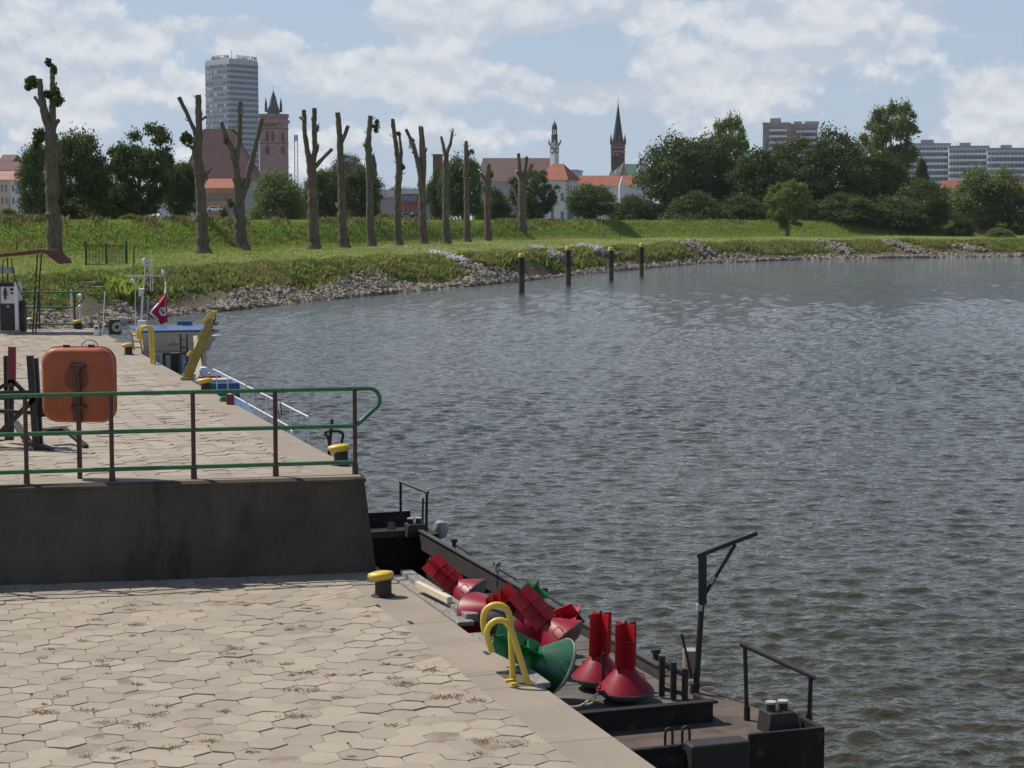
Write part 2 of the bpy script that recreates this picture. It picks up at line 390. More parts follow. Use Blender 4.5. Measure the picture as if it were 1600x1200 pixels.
# ================================================================ WATER
cols = 860; tl = np.linspace(-.38, .62, cols)
rD = np.geomspace(11.0, 330.0, 1750)
D2, T2 = np.meshgrid(rD, tl, indexing='ij'); X2 = D2 * T2; Z2 = np.zeros_like(X2)
rg = np.random.default_rng(11)
dstep = np.gradient(rD)[:, None]
for i in range(110):
    L = float(np.exp(rg.uniform(math.log(.12), math.log(1.05))))
    ang = rg.normal(R(96), R(34)); k = 2 * math.pi / L; kx, ky = k * math.cos(ang), k * math.sin(ang)
    amp = .0060 * L ** 1.0 * rg.uniform(.5, 1.5)
    fade = np.clip((L / dstep - 2.2) / 2.5, 0, 1)
    ph = kx * X2 + ky * D2 + rg.uniform(0, 7) + .8 * np.sin(X2 * .31 + D2 * .17 + i)
    sn = np.sin(ph)
    Z2 += amp * fade * (sn + .28 * np.cos(2 * ph))
gust = .85 + .3 * np.sin(X2 * .11 + 1.3 * np.sin(D2 * .06)) * np.sin(D2 * .09 + 1)
Z2 *= gust
V = np.stack([X2, D2, Z2], -1).reshape(-1, 3); I = np.arange(V.shape[0]).reshape(X2.shape)
F = np.stack([I[:-1, :-1], I[:-1, 1:], I[1:, 1:], I[1:, :-1]], -1).reshape(-1, 4)
s = NT('river_water')
s.color((.046, .044, .027)); s.b.inputs['IOR'].default_value = 1.333
n1 = s.noise(2.8, 3, .6, stretch=(1, 1.5, 1)); n2 = s.noise(9, 3, .6, stretch=(1, 1.4, 1)); n3 = s.noise(1.0, 3, .5, stretch=(1, 1.6, 1))
h = s.math('ADD', s.math('ADD', s.math('MULTIPLY', n1, .42), s.math('MULTIPLY', n2, .09)), s.math('MULTIPLY', n3, .42))
s.bump(h, .85, .21); M['water'] = s.set(.05, 0, .5)
wat = npmesh('water', V, F, M['water'], True); tag(wat, kind='structure')
# calm flanks and far reach of the same water, butted against the rippled part
mb = MB()
mb.add([(-4.18, 11, 0), (-125.4, 330, 0), (-330, 330, 0), (-60, 11, 0)], [(0, 1, 2, 3)])
mb.add([(6.82, 11, 0), (60, 11, 0), (420, 330, 0), (204.6, 330, 0)], [(0, 1, 2, 3)])
mb.add([(-60, 11, 0), (-60, -40, 0), (60, -40, 0), (60, 11, 0)], [(0, 1, 2, 3)])
mb.add([(-330, 330, 0), (420, 330, 0), (520, 470, 0), (-330, 470, 0)], [(0, 1, 2, 3)])
o = mb.build('water_reach', M['water'], fix=False); tag(o, kind='structure')
mb = MB(); mb.add([(-400, -60, -1.7), (500, -60, -1.7), (500, 480, -1.7), (-400, 480, -1.7)], [(0, 1, 2, 3)])
o = mb.build('river_bed', M['jointsoil'], fix=False); tag(o, kind='structure')
# ================================================================ QUAYS
ZL, ZU = 1.3, 2.53
QA = math.atan(955 / FP)
qu = Vector((-math.sin(QA), math.cos(QA), 0)); qv = Vector((math.cos(QA), math.sin(QA), 0))
QO = at(592, 897, ZL); QO.z = 0
def Q(u, v, z): return QO + qu * u + qv * v + Vector((0, 0, z))
def toq(p):
    d = Vector((p[0], p[1], 0)) - QO; return d.dot(qu), d.dot(qv)
EL = 0.0                           # lower edge v
for_edge = toq(at(1000, 1181, ZL)); EL = for_edge[1]
EU = toq(at(572, 742, ZU))[1]      # upper edge v at the corner
UF = toq(at(150, 517, ZU))[0] + 1.6      # far end of upper quay
WA = R(10.8)                       # heading of the retaining wall
wv = Vector((-math.cos(WA), -math.sin(WA), 0)); wn = Vector((math.sin(WA), -math.cos(WA), 0))
W0 = at(572, 745, ZU); W0.z = 0    # wall top front corner
print('QO', QO, 'EL', EL, 'EU', EU, 'UF', UF)
def clip(poly, nx, ny, c):         # keep nx*x+ny*y<=c
    out = []
    for i in range(len(poly)):
        a, b = poly[i], poly[(i + 1) % len(poly)]
        da, db = nx * a[0] + ny * a[1] - c, nx * b[0] + ny * b[1] - c
        if da <= 0: out.append(a)
        if (da < 0) != (db < 0) and da != db:
            t = da / (da - db); out.append((a[0] + (b[0] - a[0]) * t, a[1] + (b[1] - a[1]) * t))
    return out
wq = (wn.dot(qu), wn.dot(qv)); wc = (W0 - QO).dot(wn)    # wall plane in (u,v): wq.(u,v)=wc ; upper side <= wc
def hexes(name, u0, u1, v0, v1, z, pointy_u, W, seed, wallside):
    rnd = random.Random(seed); mb = MB(); a = W / math.sqrt(3)
    ru = .75 * 2 * a if pointy_u else W
    if pointy_u: du, dv = 1.5 * a, W
    else: du, dv = W, 1.5 * a
    nu = int((u1 - u0) / du) + 2; nv = int((v1 - v0) / dv) + 2
    for i in range(nu):
        for j in range(nv):
            if pointy_u: cu = u0 + i * du; cv = v1 - j * dv - (W / 2 if i % 2 else 0)
            else: cu = u0 + i * du + (W / 2 if j % 2 else 0); cv = v1 - j * dv
            if not pointy_u and (cv < v0 or abs(cu) > 99): continue
            g = rnd.choice((.002, .003, .005, .008, .011)); rr = a - g
            cu += rnd.gauss(0, .0025); cv += rnd.gauss(0, .0025); ro = rnd.gauss(0, .012)
            P = []
            for k in range(6):
                an = math.pi / 3 * k + (0 if pointy_u else math.pi / 6) + ro
                P.append((cu + rr * math.cos(an) + rnd.gauss(0, .0035), cv + rr * math.sin(an) + rnd.gauss(0, .0035)))
                if rnd.random() < .25: an2 = an + math.pi / 6 * rnd.uniform(.6, 1.4); r2 = rr * .866 / max(math.cos((an2 - an) - math.pi / 6), .8) - rnd.uniform(.001, .009); P.append((cu + r2 * math.cos(an2), cv + r2 * math.sin(an2)))
            P = clip(P, 0, 1, v1 - .006)
            if len(P) < 3: continue
            s_ = 1 if wallside < 0 else -1
            P = clip(P, s_ * wq[0], s_ * wq[1], s_ * wc - .10)
            if len(P) < 3: continue
            P = clip(P, 1, 0, u1)
            if len(P) < 3: continue
            h0 = rnd.gauss(0, .003); tu, tv = rnd.gauss(0, .012), rnd.gauss(0, .012)
            cx = sum(p[0] for p in P) / len(P); cy = sum(p[1] for p in P) / len(P); n = len(P)
            top = [Q(cx + (p[0] - cx) * .985, cy + (p[1] - cy) * .985, z + h0 + tu * (p[0] - cx) + tv * (p[1] - cy)) for p in P]
            mid = [Q(p[0], p[1], z - .004 + h0 + tu * (p[0] - cx) + tv * (p[1] - cy)) for p in P]
            bot = [Q(p[0], p[1], z - .03) for p in P]
            mb.add(top + mid + bot, [tuple(range(n))] + [(k, n + k, n + (k + 1) % n, (k + 1) % n) for k in range(n)] + [(n + k, 2 * n + k, 2 * n + (k + 1) % n, n + (k + 1) % n) for k in range(n)])
    o = mb.build(name, M['paver']); return tag(o, kind='structure')
CW = .60
hexes('lower_quay_paving', -13, 5.0, -16, EL - CW, ZL, True, .332, 5, 1)
hexes('upper_quay_paving', -3.5, UF, -24, EU - CW, ZU, False, .345, 6, -1)
# beds under the slabs
mb = MB(); pts = [Q(-14, -17, 0), Q(6, -17, 0), Q(6, EL - .02, 0), Q(-14, EL - .02, 0)]
mb.prism(pts, -1.6, ZL - .03); o = mb.build('lower_quay', M['jointsoil']); tag(o, kind='structure')
def sandbed(name, u0, u1, v0, v1, z, step=.09):
    nu, nv = int((u1 - u0) / step), int((v1 - v0) / step); us = np.linspace(u0, u1, nu); vs_ = np.linspace(v0, v1, nv); U, Vv = np.meshgrid(us, vs_, indexing='ij')
    rg = np.random.default_rng(int(z * 100)); h = np.zeros_like(U)
    for _ in range(34):
        L = rg.uniform(.25, 2.2); a = rg.uniform(0, 6.28); h += L ** .4 * np.sin((U * math.cos(a) + Vv * math.sin(a)) * 6.28 / L + rg.uniform(0, 6))
    h = h / h.std(); keep = (wq[0] * U + wq[1] * Vv - wc)
    keep = keep > .1 if z == ZL else keep < -.12
    Z = z - .0095 + .0062 * np.clip(h, -1.2, 1.15) + .001 * rg.normal(0, 1, h.shape)
    X = QO.x + qu.x * U + qv.x * Vv; Y = QO.y + qu.y * U + qv.y * Vv; I = np.arange(U.size).reshape(U.shape)
    F = np.stack([I[:-1, :-1], I[:-1, 1:], I[1:, 1:], I[1:, :-1]], -1)[keep[:-1, :-1]].reshape(-1, 4)
    o = npmesh(name, np.stack([X, Y, Z], -1).reshape(-1, 3), F, M['jointsand'], True); return tag(o, kind='structure')
sandbed('lower_joint_sand', -12, 5, -14, EL - CW - .01, ZL)
sandbed('upper_joint_sand', -3.5, UF - .05, -14, EU - CW - .01, ZU, .11)
def wl(t, back, z): return W0 + wv * t - wn * back + Vector((0, 0, z))   # along / behind the wall
mb = MB(); pts = [wl(.35, .5, 0), wl(26, .5, 0), Q(UF - .02, -25, 0), Q(UF - .02, EU - .04, 0)]
mb.prism(pts, -1.6, ZU - .03); o = mb.build('upper_quay', M['jointsoil']); tag(o, kind='structure')
# copings: separate cast blocks
def coping(name, u0, u1, e, z, L, seed, gaps=()):
    rnd = random.Random(seed); mb = MB(); u = u0
    while u < u1:
        a, b = u + .003, min(u + L, u1) - .003
        segs = [(a, b)]
        for (g0, g1) in gaps:
            ns = []
            for (p, q) in segs:
                if g1 <= p or g0 >= q: ns.append((p, q)); continue
                if g0 > p: ns.append((p, g0))
                if g1 < q: ns.append((g1, q))
                mb.add(*_box(Q, max(p, g0), min(q, g1), e - CW, e - .26, -1.5, z))
            segs = ns
        for (p, q) in segs:
            dz_ = rnd.gauss(0, .0015)
            mb.add(*_box(Q, p, q, e - CW, e, -1.5, z + dz_))
        u += L
    o = mb.build(name, M['coping'], bevel=.012); return tag(o, kind='structure')
def _box(fn, u0, u1, v0, v1, z0, z1):
    P = [fn(u, v, z) for z in (z0, z1) for v in (v0, v1) for u in (u0, u1)]
    return P, [(0, 2, 3, 1), (4, 5, 7, 6), (0, 1, 5, 4), (2, 6, 7, 3), (0, 4, 6, 2), (1, 3, 7, 5)]
lad = toq(at(800, 1060, ZL))[0]
coping('lower_coping', -13.0, 1.0, EL, ZL, 2.5, 1, [(lad - .33, lad + .33)])
# the retaining wall with its battered river end
mb = MB(); bt = .09
t1 = 26
P = [wl(0, 0, ZU), wl(t1, 0, ZU), wl(t1, .5, ZU), wl(0, .5, ZU)]
base = [wl(-.02, -bt, ZL - .02) + qv * .10, wl(t1, -bt, ZL - .02), wl(t1, .5, ZL - .02), wl(-.02, .5, ZL - .02) + qv * .10]
# body: cap band a little proud
def ring(inset_f, inset_r, z): return [wl(inset_r, inset_f, z), wl(t1, inset_f, z), wl(t1, .55, z), wl(inset_r, .55, z)]
lv = [base, ring(.0, .02, ZU - .07), ring(-.015, 0, ZU - .065), ring(-.012, 0, ZU - .03), ring(.035, .05, ZU + .0)]
vs = [p for l in lv for p in l]; fs = []
for k in range(4):
    for i in range(4): fs.append((k * 4 + i, k * 4 + (i + 1) % 4, k * 4 + 4 + (i + 1) % 4, k * 4 + 4 + i))
fs += [(0, 1, 2, 3), (16, 17, 18, 19)]
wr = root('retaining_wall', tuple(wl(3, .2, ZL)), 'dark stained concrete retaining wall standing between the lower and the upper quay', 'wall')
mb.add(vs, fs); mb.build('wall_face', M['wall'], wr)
mb = MB(); mb.add([wl(.06, .04, ZU + .003), wl(t1, .04, ZU + .003), wl(t1, .6, ZU + .003), wl(.06, .6, ZU + .003)], [(0, 1, 2, 3)])
s_cop = mb.build('wall_cap', M['coping'], wr)
mb = MB()
uw = toq(wl(0, .5, 0))[0]
coping('upper_coping', uw + .06, UF, EU, ZU, 2.0, 2)
# quay river face below the retaining wall end
mb = MB(); P = [Q(-.2, EL - .02, 0), Q(UF, EL - .1, 0), Q(UF, EU - .5, 0), Q(-.2, EU - .5, 0)]
o = None
# ================================================================ VEGETATION
def leafmat(name, c1, c2, c3, trans=.3):
    s = NT(name); f = s.island()
    col = s.mix(s.ramp(f, .25, .75), c1, c2); col = s.mix(s.ramp(s.noise(2.2, 3, .6), .45, .7), col, c3)
    s.color(col); s.set(.6, 0, .25)
    tr = s.n('ShaderNodeBsdfTranslucent'); s.l(s.mix(.5, col, c3), tr.inputs[0])
    mx = s.n('ShaderNodeMixShader'); mx.inputs[0].default_value = trans; s.l(s.b.outputs[0], mx.inputs[1]); s.l(tr.outputs[0], mx.inputs[2]); s.l(mx.outputs[0], s.out.inputs[0]); return s.m
LM = {'dark': leafmat('dark_leaves', (.048, .078, .018), (.074, .112, .027), (.125, .165, .042)),
      'mid': leafmat('mid_green_leaves', (.050, .080, .018), (.075, .11, .026), (.105, .145, .036)),
      'light': leafmat('light_green_leaves', (.11, .17, .032), (.145, .21, .043), (.19, .255, .056), .45),
      'willow': leafmat('grey_green_leaves', (.11, .145, .05), (.15, .19, .068), (.21, .24, .09), .45),
      'ochre': leafmat('ochre_leaves', (.13, .115, .035), (.18, .15, .05), (.12, .13, .04), .3),
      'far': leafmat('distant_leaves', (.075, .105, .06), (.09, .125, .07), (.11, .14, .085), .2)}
s = NT('grey_bark')
nb = s.noise(1.2, 7, .7, stretch=(3.5, 3.5, .6)); col = s.mix(s.ramp(nb, .35, .68), (.20, .17, .125), (.10, .085, .062))
col = s.mix(s.math('MULTIPLY', s.ramp(s.noise(.5, 5, .7), .5, .7), .6), col, (.24, .215, .17)); s.color(col); s.bump(nb, 1.0, .25); M['bark'] = s.set(.95, 0, .1)
M['cutwood'] = paint('pale_cut_wood', (.42, .33, .20), (.30, .23, .14), .9, 3, .8)
def leafcards(rg, P, Nrm, size, asp=.75):
    """small folded leaf cards at points P roughly facing Nrm"""
    n = len(P); a = rg.normal(0, 1, (n, 3)); Nn = Nrm + rg.normal(0, .75, (n, 3)); Nn /= np.linalg.norm(Nn, axis=1, keepdims=True) + 1e-9
    u = np.cross(Nn, a); u /= np.linalg.norm(u, axis=1, keepdims=True) + 1e-9; v = np.cross(Nn, u)
    s_ = (size * rg.uniform(.55, 1.35, (n, 1)))
    A = P - u * s_; B = P + v * s_ * asp + Nn * s_ * .2; C = P + u * s_; D = P - v * s_ * asp + Nn * s_ * .2
    V = np.stack([A, B, C, D], 1).reshape(-1, 3); F = np.arange(4 * n).reshape(n, 4); return V, F
def crown(seed, kind='round', ncl=95, nleaf=19000, size=.030):
    rg = np.random.default_rng(seed); C = []; Rr = []
    while len(C) < ncl:
        p = rg.uniform(-1, 1, 3); r = np.linalg.norm(p)
        if r > 1: continue
        if rg.random() > (.25 + .75 * r): continue
        rad = rg.uniform(.20, .36)
        if kind == 'round':
            q = np.sign(p) * np.abs(p) ** .82 * .82; q[2] = p[2] * .82; w2 = 1.0 if q[2] < 0 else 1 - .25 * q[2]; q[0] *= w2; q[1] *= w2
        elif kind == 'tall':
            q = p * .78; w_ = 1.0 - .45 * abs(q[2] + .25); q[0] *= w_; q[1] *= w_; rad *= .72
        elif kind == 'open':
            q = p * .86; rad *= .62
            q[0] *= 1 + .25 * q[2]; q[1] *= 1 + .25 * q[2]
        elif kind == 'mound':
            q = p * .80; q[2] = abs(q[2]) * 1.75 - .95; w_ = math.sqrt(max(.12, 1 - ((q[2] + .95) / 2.0) ** 2)); q[0] *= w_ * 1.1; q[1] *= w_ * 1.1
        C.append(q); Rr.append(rad)
    C = np.array(C); Rr = np.array(Rr)
    w_ = Rr ** 2; idx = rg.choice(len(C), nleaf, p=w_ / w_.sum())
    d = rg.normal(0, 1, (nleaf, 3)); d /= np.linalg.norm(d, axis=1, keepdims=True); d[:, 2] = np.where(d[:, 2] < -.3, -d[:, 2] * .6, d[:, 2])
    rr = Rr[idx][:, None] * rg.beta(4, 1.3, (nleaf, 1)) * (1 + .22 * rg.normal(0, 1, (nleaf, 1)))
    P = C[idx] + d * rr
    k = nleaf // 22; dd = rg.normal(0, 1, (k, 3)); dd /= np.linalg.norm(dd, axis=1, keepdims=True)
    # stray twigs reaching out of the outline
    ii = rg.choice(len(C), k); P2 = C[ii] * 1.06 + dd * Rr[ii][:, None] * rg.uniform(.8, 1.22, (k, 1)); P = np.vstack([P, P2]); d = np.vstack([d, dd])
    if kind == 'willow': pass
    return leafcards(rg, P, d, size)
PROTO = {}
def proto(kind, seed, **k):
    key = (kind, seed)
    if key not in PROTO:
        V, F = crown(seed, kind, **k); me = bpy.data.meshes.new('crown_mesh')
        n = len(F); me.vertices.add(len(V)); me.vertices.foreach_set('co', V.astype(np.float32).ravel()); me.loops.add(n * 4); me.loops.foreach_set('vertex_index', F.astype(np.int32).ravel())
        me.polygons.add(n); me.polygons.foreach_set('loop_start', np.arange(0, n * 4, 4, dtype=np.int32)); me.update(calc_edges=True); me.materials.append(LM['dark']); PROTO[key] = me
    return PROTO[key]
def gz(px, D): return float(groundz(px, D))
LB = 'leafy trees behind the dyke on the left'; RB = 'tall trees on the dyke above the water'
def tree(name, label, cat, px, ptop, pbase, halfw, D, mat, kind='round', seed=1, group=None, depth=None, trunk=True, foot=None, low=.1):
    X = (px - 800) / FP * D; zt = HW + (347 - ptop) / FP * D; zg = gz(px, D) if foot is None else foot
    zb = HW + (347 - pbase) / FP * D
    zc0 = max(zb, zg) - .3 ; rx = halfw / FP * D; h = zt - zc0; ry = depth or rx * .9
    if group == RB or group == LB: rx *= 1.14
    r = root(name, (X, D, zg), label, cat, group)
    o = bpy.data.objects.new('crown', proto(kind, seed)); COL.objects.link(o); o.parent = r
    o.location = (0, 0, zc0 - zg + h * .5); o.scale = (rx / .98, ry / .98, h * .5 / .98); o.rotation_euler = (0, 0, random.uniform(-.4, .4))
    o.material_slots[0].link = 'OBJECT'; o.material_slots[0].material = LM[mat]
    if trunk:
        mb = MB(); tr = max(.12, rx * .06); H = zt - zg
        mb.tube([(X, D, zg - .3), (X + .02 * rx, D, zg + H * .18), (X - .03 * rx, D, zg + H * .45), (X, D, zg + H * .75)], 1, 8, [tr * 1.5, tr, tr * .75, tr * .3])
        rd = random.Random(seed * 31 + int(px))
        for k in range(6):
            a = rd.uniform(0, 6.28); h0 = rd.uniform(.2, .5) * H; l = rd.uniform(.45, .75)
            mb.tube([(X, D, zg + h0), (X + math.cos(a) * rx * l * .5, D + math.sin(a) * ry * l * .5, zg + h0 + H * .16), (X + math.cos(a) * rx * l, D + math.sin(a) * ry * l, zg + h0 + H * .3)], 1, 6, [tr * .5, tr * .3, tr * .12])
        mb.build('trunk', M['bark'], r, True)
    return r
# ---- the pollarded row, measured from the photograph: (px, py, width px)
POLL = [
 (88, 402, 'first and thickest topped tree of the row, with leafy sprouts on its two upright limbs', [[(88, 402, 34), (88, 394, 27), (87, 375, 24), (86, 330, 22), (85, 270, 21), (85, 215, 19), (84, 195, 16)],
   [(84, 205, 15), (78, 185, 13), (74, 165, 12), (71, 145, 9), (71, 127, 8)], [(87, 205, 13), (87, 170, 11), (86, 140, 9), (85, 103, 7)], [(73, 172, 6), (66, 162, 5), (60, 154, 5)], [(88, 208, 9), (92, 196, 7), (96, 189, 6)], [(87, 125, 5), (91, 118, 4), (94, 106, 3)], [(88, 150, 4), (93, 138, 3), (94, 132, 3)]],
   [(57, 131, 8), (52, 138, 5), (96, 158, 9), (93, 146, 6), (68, 212, 9), (63, 228, 7), (84, 101, 5), (93, 113, 4), (80, 150, 5), (99, 316, 5)]),
 (318, 395, 'topped tree with a thin limb bent left and one leafy sprout by the fork', [[(319, 395, 29), (318, 386, 22), (318, 365, 18), (317, 320, 16), (314, 275, 15), (311, 240, 15), (313, 215, 14)],
   [(315, 222, 12), (316, 190, 10), (316, 152, 9)], [(312, 215, 9), (303, 195, 6), (294, 175, 6), (284, 155, 7)], [(310, 238, 7), (304, 232, 5), (299, 226, 4)], [(320, 278, 5), (328, 270, 4), (334, 262, 4)], [(318, 190, 4), (325, 184, 4)]],
   [(295, 214, 6), (298, 221, 8), (290, 219, 5)]),
 (380, 390, 'topped tree with three long limbs spread like a fork', [[(380, 390, 27), (379, 382, 21), (377, 360, 18), (376, 325, 16), (375, 300, 15), (372, 275, 12), (370, 250, 11)],
   [(370, 252, 11), (364, 232, 9), (356, 215, 7), (349, 193, 6)], [(371, 250, 10), (376, 225, 9), (377, 195, 8), (377, 161, 8)], [(378, 312, 13), (388, 282, 11), (396, 250, 9), (404, 218, 8), (411, 187, 7)], [(375, 212, 4), (367, 203, 3)], [(380, 180, 3), (383, 177, 3)]],
   [(372, 330, 4), (362, 318, 6), (356, 222, 4)]),
 (490, 388, 'topped tree with two upright limbs and a short third one pointing right', [[(491, 389, 25), (492, 380, 19), (491, 350, 16), (490, 300, 15), (488, 255, 14)],
   [(486, 258, 10), (482, 235, 8), (478, 210, 7), (477, 174, 7)], [(490, 258, 10), (495, 235, 9), (494, 205, 8), (495, 172, 7)], [(494, 262, 7), (505, 250, 6), (521, 234, 6)], [(495, 210, 5), (499, 199, 5)], [(478, 190, 5), (471, 185, 4)], [(497, 238, 5), (500, 228, 5)]], []),
 (537, 386, 'slender topped tree whose short right limb ends just under the main top', [[(540, 387, 22), (538, 380, 16), (536, 350, 13), (535, 300, 12), (534, 250, 11), (533, 215, 9), (530, 178, 8)],
   [(535, 225, 7), (541, 213, 6), (547, 199, 6)], [(530, 325, 4), (526, 318, 4)], [(534, 272, 4), (540, 268, 3)]], []),
 (580, 384, 'topped tree with a leafy sprout at the right of its top', [[(582, 385, 19), (581, 378, 14), (579, 340, 12), (579, 290, 11), (578, 250, 11), (577, 225, 10), (579, 205, 8), (581, 183, 8)],
   [(576, 232, 7), (571, 226, 6)], [(580, 265, 4), (584, 258, 4)], [(583, 200, 4), (587, 197, 3)]], [(590, 199, 5), (589, 206, 4), (591, 192, 3)]),
 (622, 382, 'topped tree split into a thick left limb and a thin right one', [[(624, 384, 17), (623, 377, 12), (622, 340, 11), (622, 300, 11), (625, 270, 11), (623, 252, 8), (619, 220, 7), (615, 188, 6)],
   [(627, 262, 6), (628, 240, 5), (625, 208, 4)]], [(624, 210, 3), (630, 262, 4)]),
 (661, 380, 'topped tree with three close limbs and leaves on the left one', [[(663, 382, 17), (662, 375, 13), (661, 340, 12), (660, 300, 11), (658, 272, 10), (654, 250, 8)],
   [(654, 255, 8), (648, 232, 6), (641, 215, 5), (636, 204, 5)], [(661, 300, 8), (664, 262, 7), (663, 235, 6), (660, 200, 5)], [(659, 262, 5), (658, 230, 4), (657, 199, 4)], [(664, 240, 5), (667, 234, 5)]], [(645, 229, 5), (649, 238, 4), (645, 222, 4)]),
 (697, 380, 'topped tree ending in a narrow fork with a splintered right tip', [[(699, 382, 17), (698, 375, 13), (697, 340, 11), (697, 300, 10), (697, 265, 9), (698, 240, 8)],
   [(696, 243, 6), (693, 228, 5), (690, 215, 4)], [(699, 240, 6), (704, 226, 5), (707, 208, 4)], [(707, 210, 2), (709, 203, 1.5)]], []),
 (730, 377, 'thin straight topped tree without any fork', [[(731, 379, 15), (730, 372, 11), (730, 340, 9), (729, 290, 8), (729, 245, 8), (729, 222, 5)], [(732, 243, 4), (736, 240, 4)]], [(737, 238, 4)]),
 (762, 375, 'shortest topped tree of the row, with a blunt head', [[(763, 377, 15), (763, 370, 11), (762, 340, 10), (762, 300, 10), (762, 278, 12), (764, 257, 5)], [(758, 282, 5), (752, 270, 4)], [(765, 278, 5), (770, 268, 3)]], [(769, 275, 3), (757, 295, 3)]),
 (817, 373, 'last topped tree of the row, many-armed, with a low left arm', [[(818, 375, 20), (817, 367, 14), (816, 335, 13), (816, 300, 12), (816, 285, 11)], [(814, 288, 7), (812, 265, 6), (810, 241, 5)], [(817, 285, 6), (821, 262, 5), (823, 246, 5)],
   [(819, 288, 7), (826, 272, 6), (831, 257, 6)], [(814, 322, 7), (808, 306, 6), (802, 293, 5)], [(811, 275, 4), (807, 268, 4)]], []),
]
for (px, pb, lab, strokes, leaves) in POLL:
    D = tree_D(pb); zg = gz(px, D); rd = random.Random(px)
    # stand the foot on the terrain: find the depth where the foot pixel meets it
    for _ in range(12):
        D = (HW - gz(px, D)) * FP / (pb + 1 - 347) * .5 + D * .5
    k = D / FP
    def W(x, y, dy=0): return Vector(((x - 800) * k, D + dy, HW + (347 - y) * k))
    r = root('topped_tree', tuple(W(px, pb)), lab, 'tree', 'row of topped trees along the bank')
    for i, st in enumerate(strokes):
        fine = []; rs = []
        pts = [(Vector((a, b, 0)), c) for a, b, c in st]
        dy0 = 0 if i == 0 else rd.uniform(-1, 1)
        for j in range(len(pts) - 1):
            m = max(2, int((pts[j + 1][0] - pts[j][0]).length / 5))
            for q in range(m):
                t = q / m; p = pts[j][0].lerp(pts[j + 1][0], t); tt = (j + t) / (len(pts) - 1)
                fine.append(W(p.x + rd.gauss(0, .22), p.y, dy0 * tt * 1.2)); rs.append((pts[j][1] * (1 - t) + pts[j + 1][1] * t) * k * .5 * rd.uniform(.90, 1.10) * (1.16 if rd.random() < .12 else 1))
        fine.append(W(pts[-1][0].x, pts[-1][0].y, dy0 * 1.2)); rs.append(pts[-1][1] * k * .5)
        if i == 0: fine[0].z -= .4
        mb = MB(); mb.tube(fine, 1, 12, rs); part = mb.build('trunk' if i == 0 else 'limb', M['bark'], r, 60)
        if i > 0 or len(strokes) < 3:
            e, f_ = fine[-1], fine[-2]; d = (e - f_).normalized(); mb = MB(); mb.cyl(e - d * .02, e + d * .05, rs[-1] * .93, rs[-1] * .88, 10); mb.build('cut_face', M['cutwood'], part)
    # short shoots breaking from the bark
    tw = MB()
    for q in range(7):
        t = rd.uniform(.25, .97); st = strokes[0] if rd.random() < .5 else rd.choice(strokes); j = min(int(t * (len(st) - 1)), len(st) - 2); u_ = t * (len(st) - 1) - j
        x = st[j][0] * (1 - u_) + st[j + 1][0] * u_; y = st[j][1] * (1 - u_) + st[j + 1][1] * u_; w2 = (st[j][2] * (1 - u_) + st[j + 1][2] * u_) * .5; sd = rd.choice((-1, 1)); l = rd.uniform(2, 6)
        tw = MB(); tw.tube([W(x + sd * w2 * .6, y), W(x + sd * (w2 + l * .6), y - l * .3), W(x + sd * (w2 + l), y - l)], 1, 5, [.09, .05, .02]); tw.build('shoot', M['bark'], r)
    if leaves:
        rg_ = np.random.default_rng(px)
        Vs, Fs, n0 = [], [], 0
        for (lx, ly, lr) in leaves:
            lr *= 1.25 if px == 88 else 1.1; n = int(30 + lr * lr * 1.9); dd = rg_.normal(0, 1, (n, 3)); dd /= np.linalg.norm(dd, axis=1, keepdims=True)
            c = np.array(W(lx, ly, 0)); P = c + dd * (lr * k * .9) * rg_.uniform(.2, 1.1, (n, 1)) * np.array([1, 1, 1.15])
            v, f = leafcards(rg_, P, dd, .20); Vs.append(v); Fs.append(f + n0); n0 += len(v)
        loc = np.array(r.location); npmesh('foliage', np.vstack(Vs) - loc, np.vstack(Fs), LM['mid'], False, r)
# ---- trees in leaf
LB = 'leafy trees behind the dyke on the left'; RB = 'tall trees on the dyke above the water'
tree('broadleaf_tree', 'dark leafy tree showing on both sides of the thickest topped trunk', 'tree', 68, 218, 352, 34, 222, 'dark', 'round', 1, LB)
tree('broadleaf_tree', 'dark round leafy tree just right of the thickest topped trunk', 'tree', 128, 204, 350, 47, 228, 'dark', 'round', 2, LB)
tree('broadleaf_tree', 'tallest dark leafy tree in front of the white town houses', 'tree', 222, 190, 350, 52, 232, 'dark', 'open', 3, LB)
tree('broadleaf_tree', 'dark undergrowth tree filling the gap below two tall crowns', 'tree', 178, 265, 350, 60, 236, 'dark', 'mound', 2, LB)
tree('broadleaf_tree', 'small dark leafy tree left of the one-sprout topped tree', 'tree', 286, 252, 350, 28, 240, 'dark', 'round', 4, LB)
tree('bush', 'ochre shrub with thin yellowing leaves before the white house', 'shrub', 18, 318, 352, 24, 205, 'ochre', 'mound', 5, trunk=False)
tree('bush', 'pale green shrub at the foot of the tallest dark tree', 'shrub', 206, 330, 352, 20, 214, 'light', 'mound', 6, trunk=False)
tree('bush', 'dark low shrub beside the parked white car', 'shrub', 352, 318, 350, 9, 420, 'dark', 'mound', 6, trunk=False)
tree('willow_tree', 'broad grey-green willow below the square brick church tower', 'tree', 434, 242, 352, 47, 300, 'willow', 'mound', 7)
tree('broadleaf_tree', 'olive leafy tree behind the topped tree with the short third limb', 'tree', 510, 262, 352, 38, 330, 'mid', 'round', 8)
tree('broadleaf_tree', 'dark leafy tree behind the topped tree with a sprout at its top', 'tree', 566, 258, 352, 36, 335, 'dark', 'round', 9)
tree('bush', 'bright low shrub between two topped trunks beside the red house', 'shrub', 602, 325, 352, 20, 320, 'light', 'mound', 10, trunk=False)
tree('broadleaf_tree', 'hazy distant tree showing above the olive leafy tree', 'tree', 546, 238, 300, 26, 900, 'far', 'round', 11)
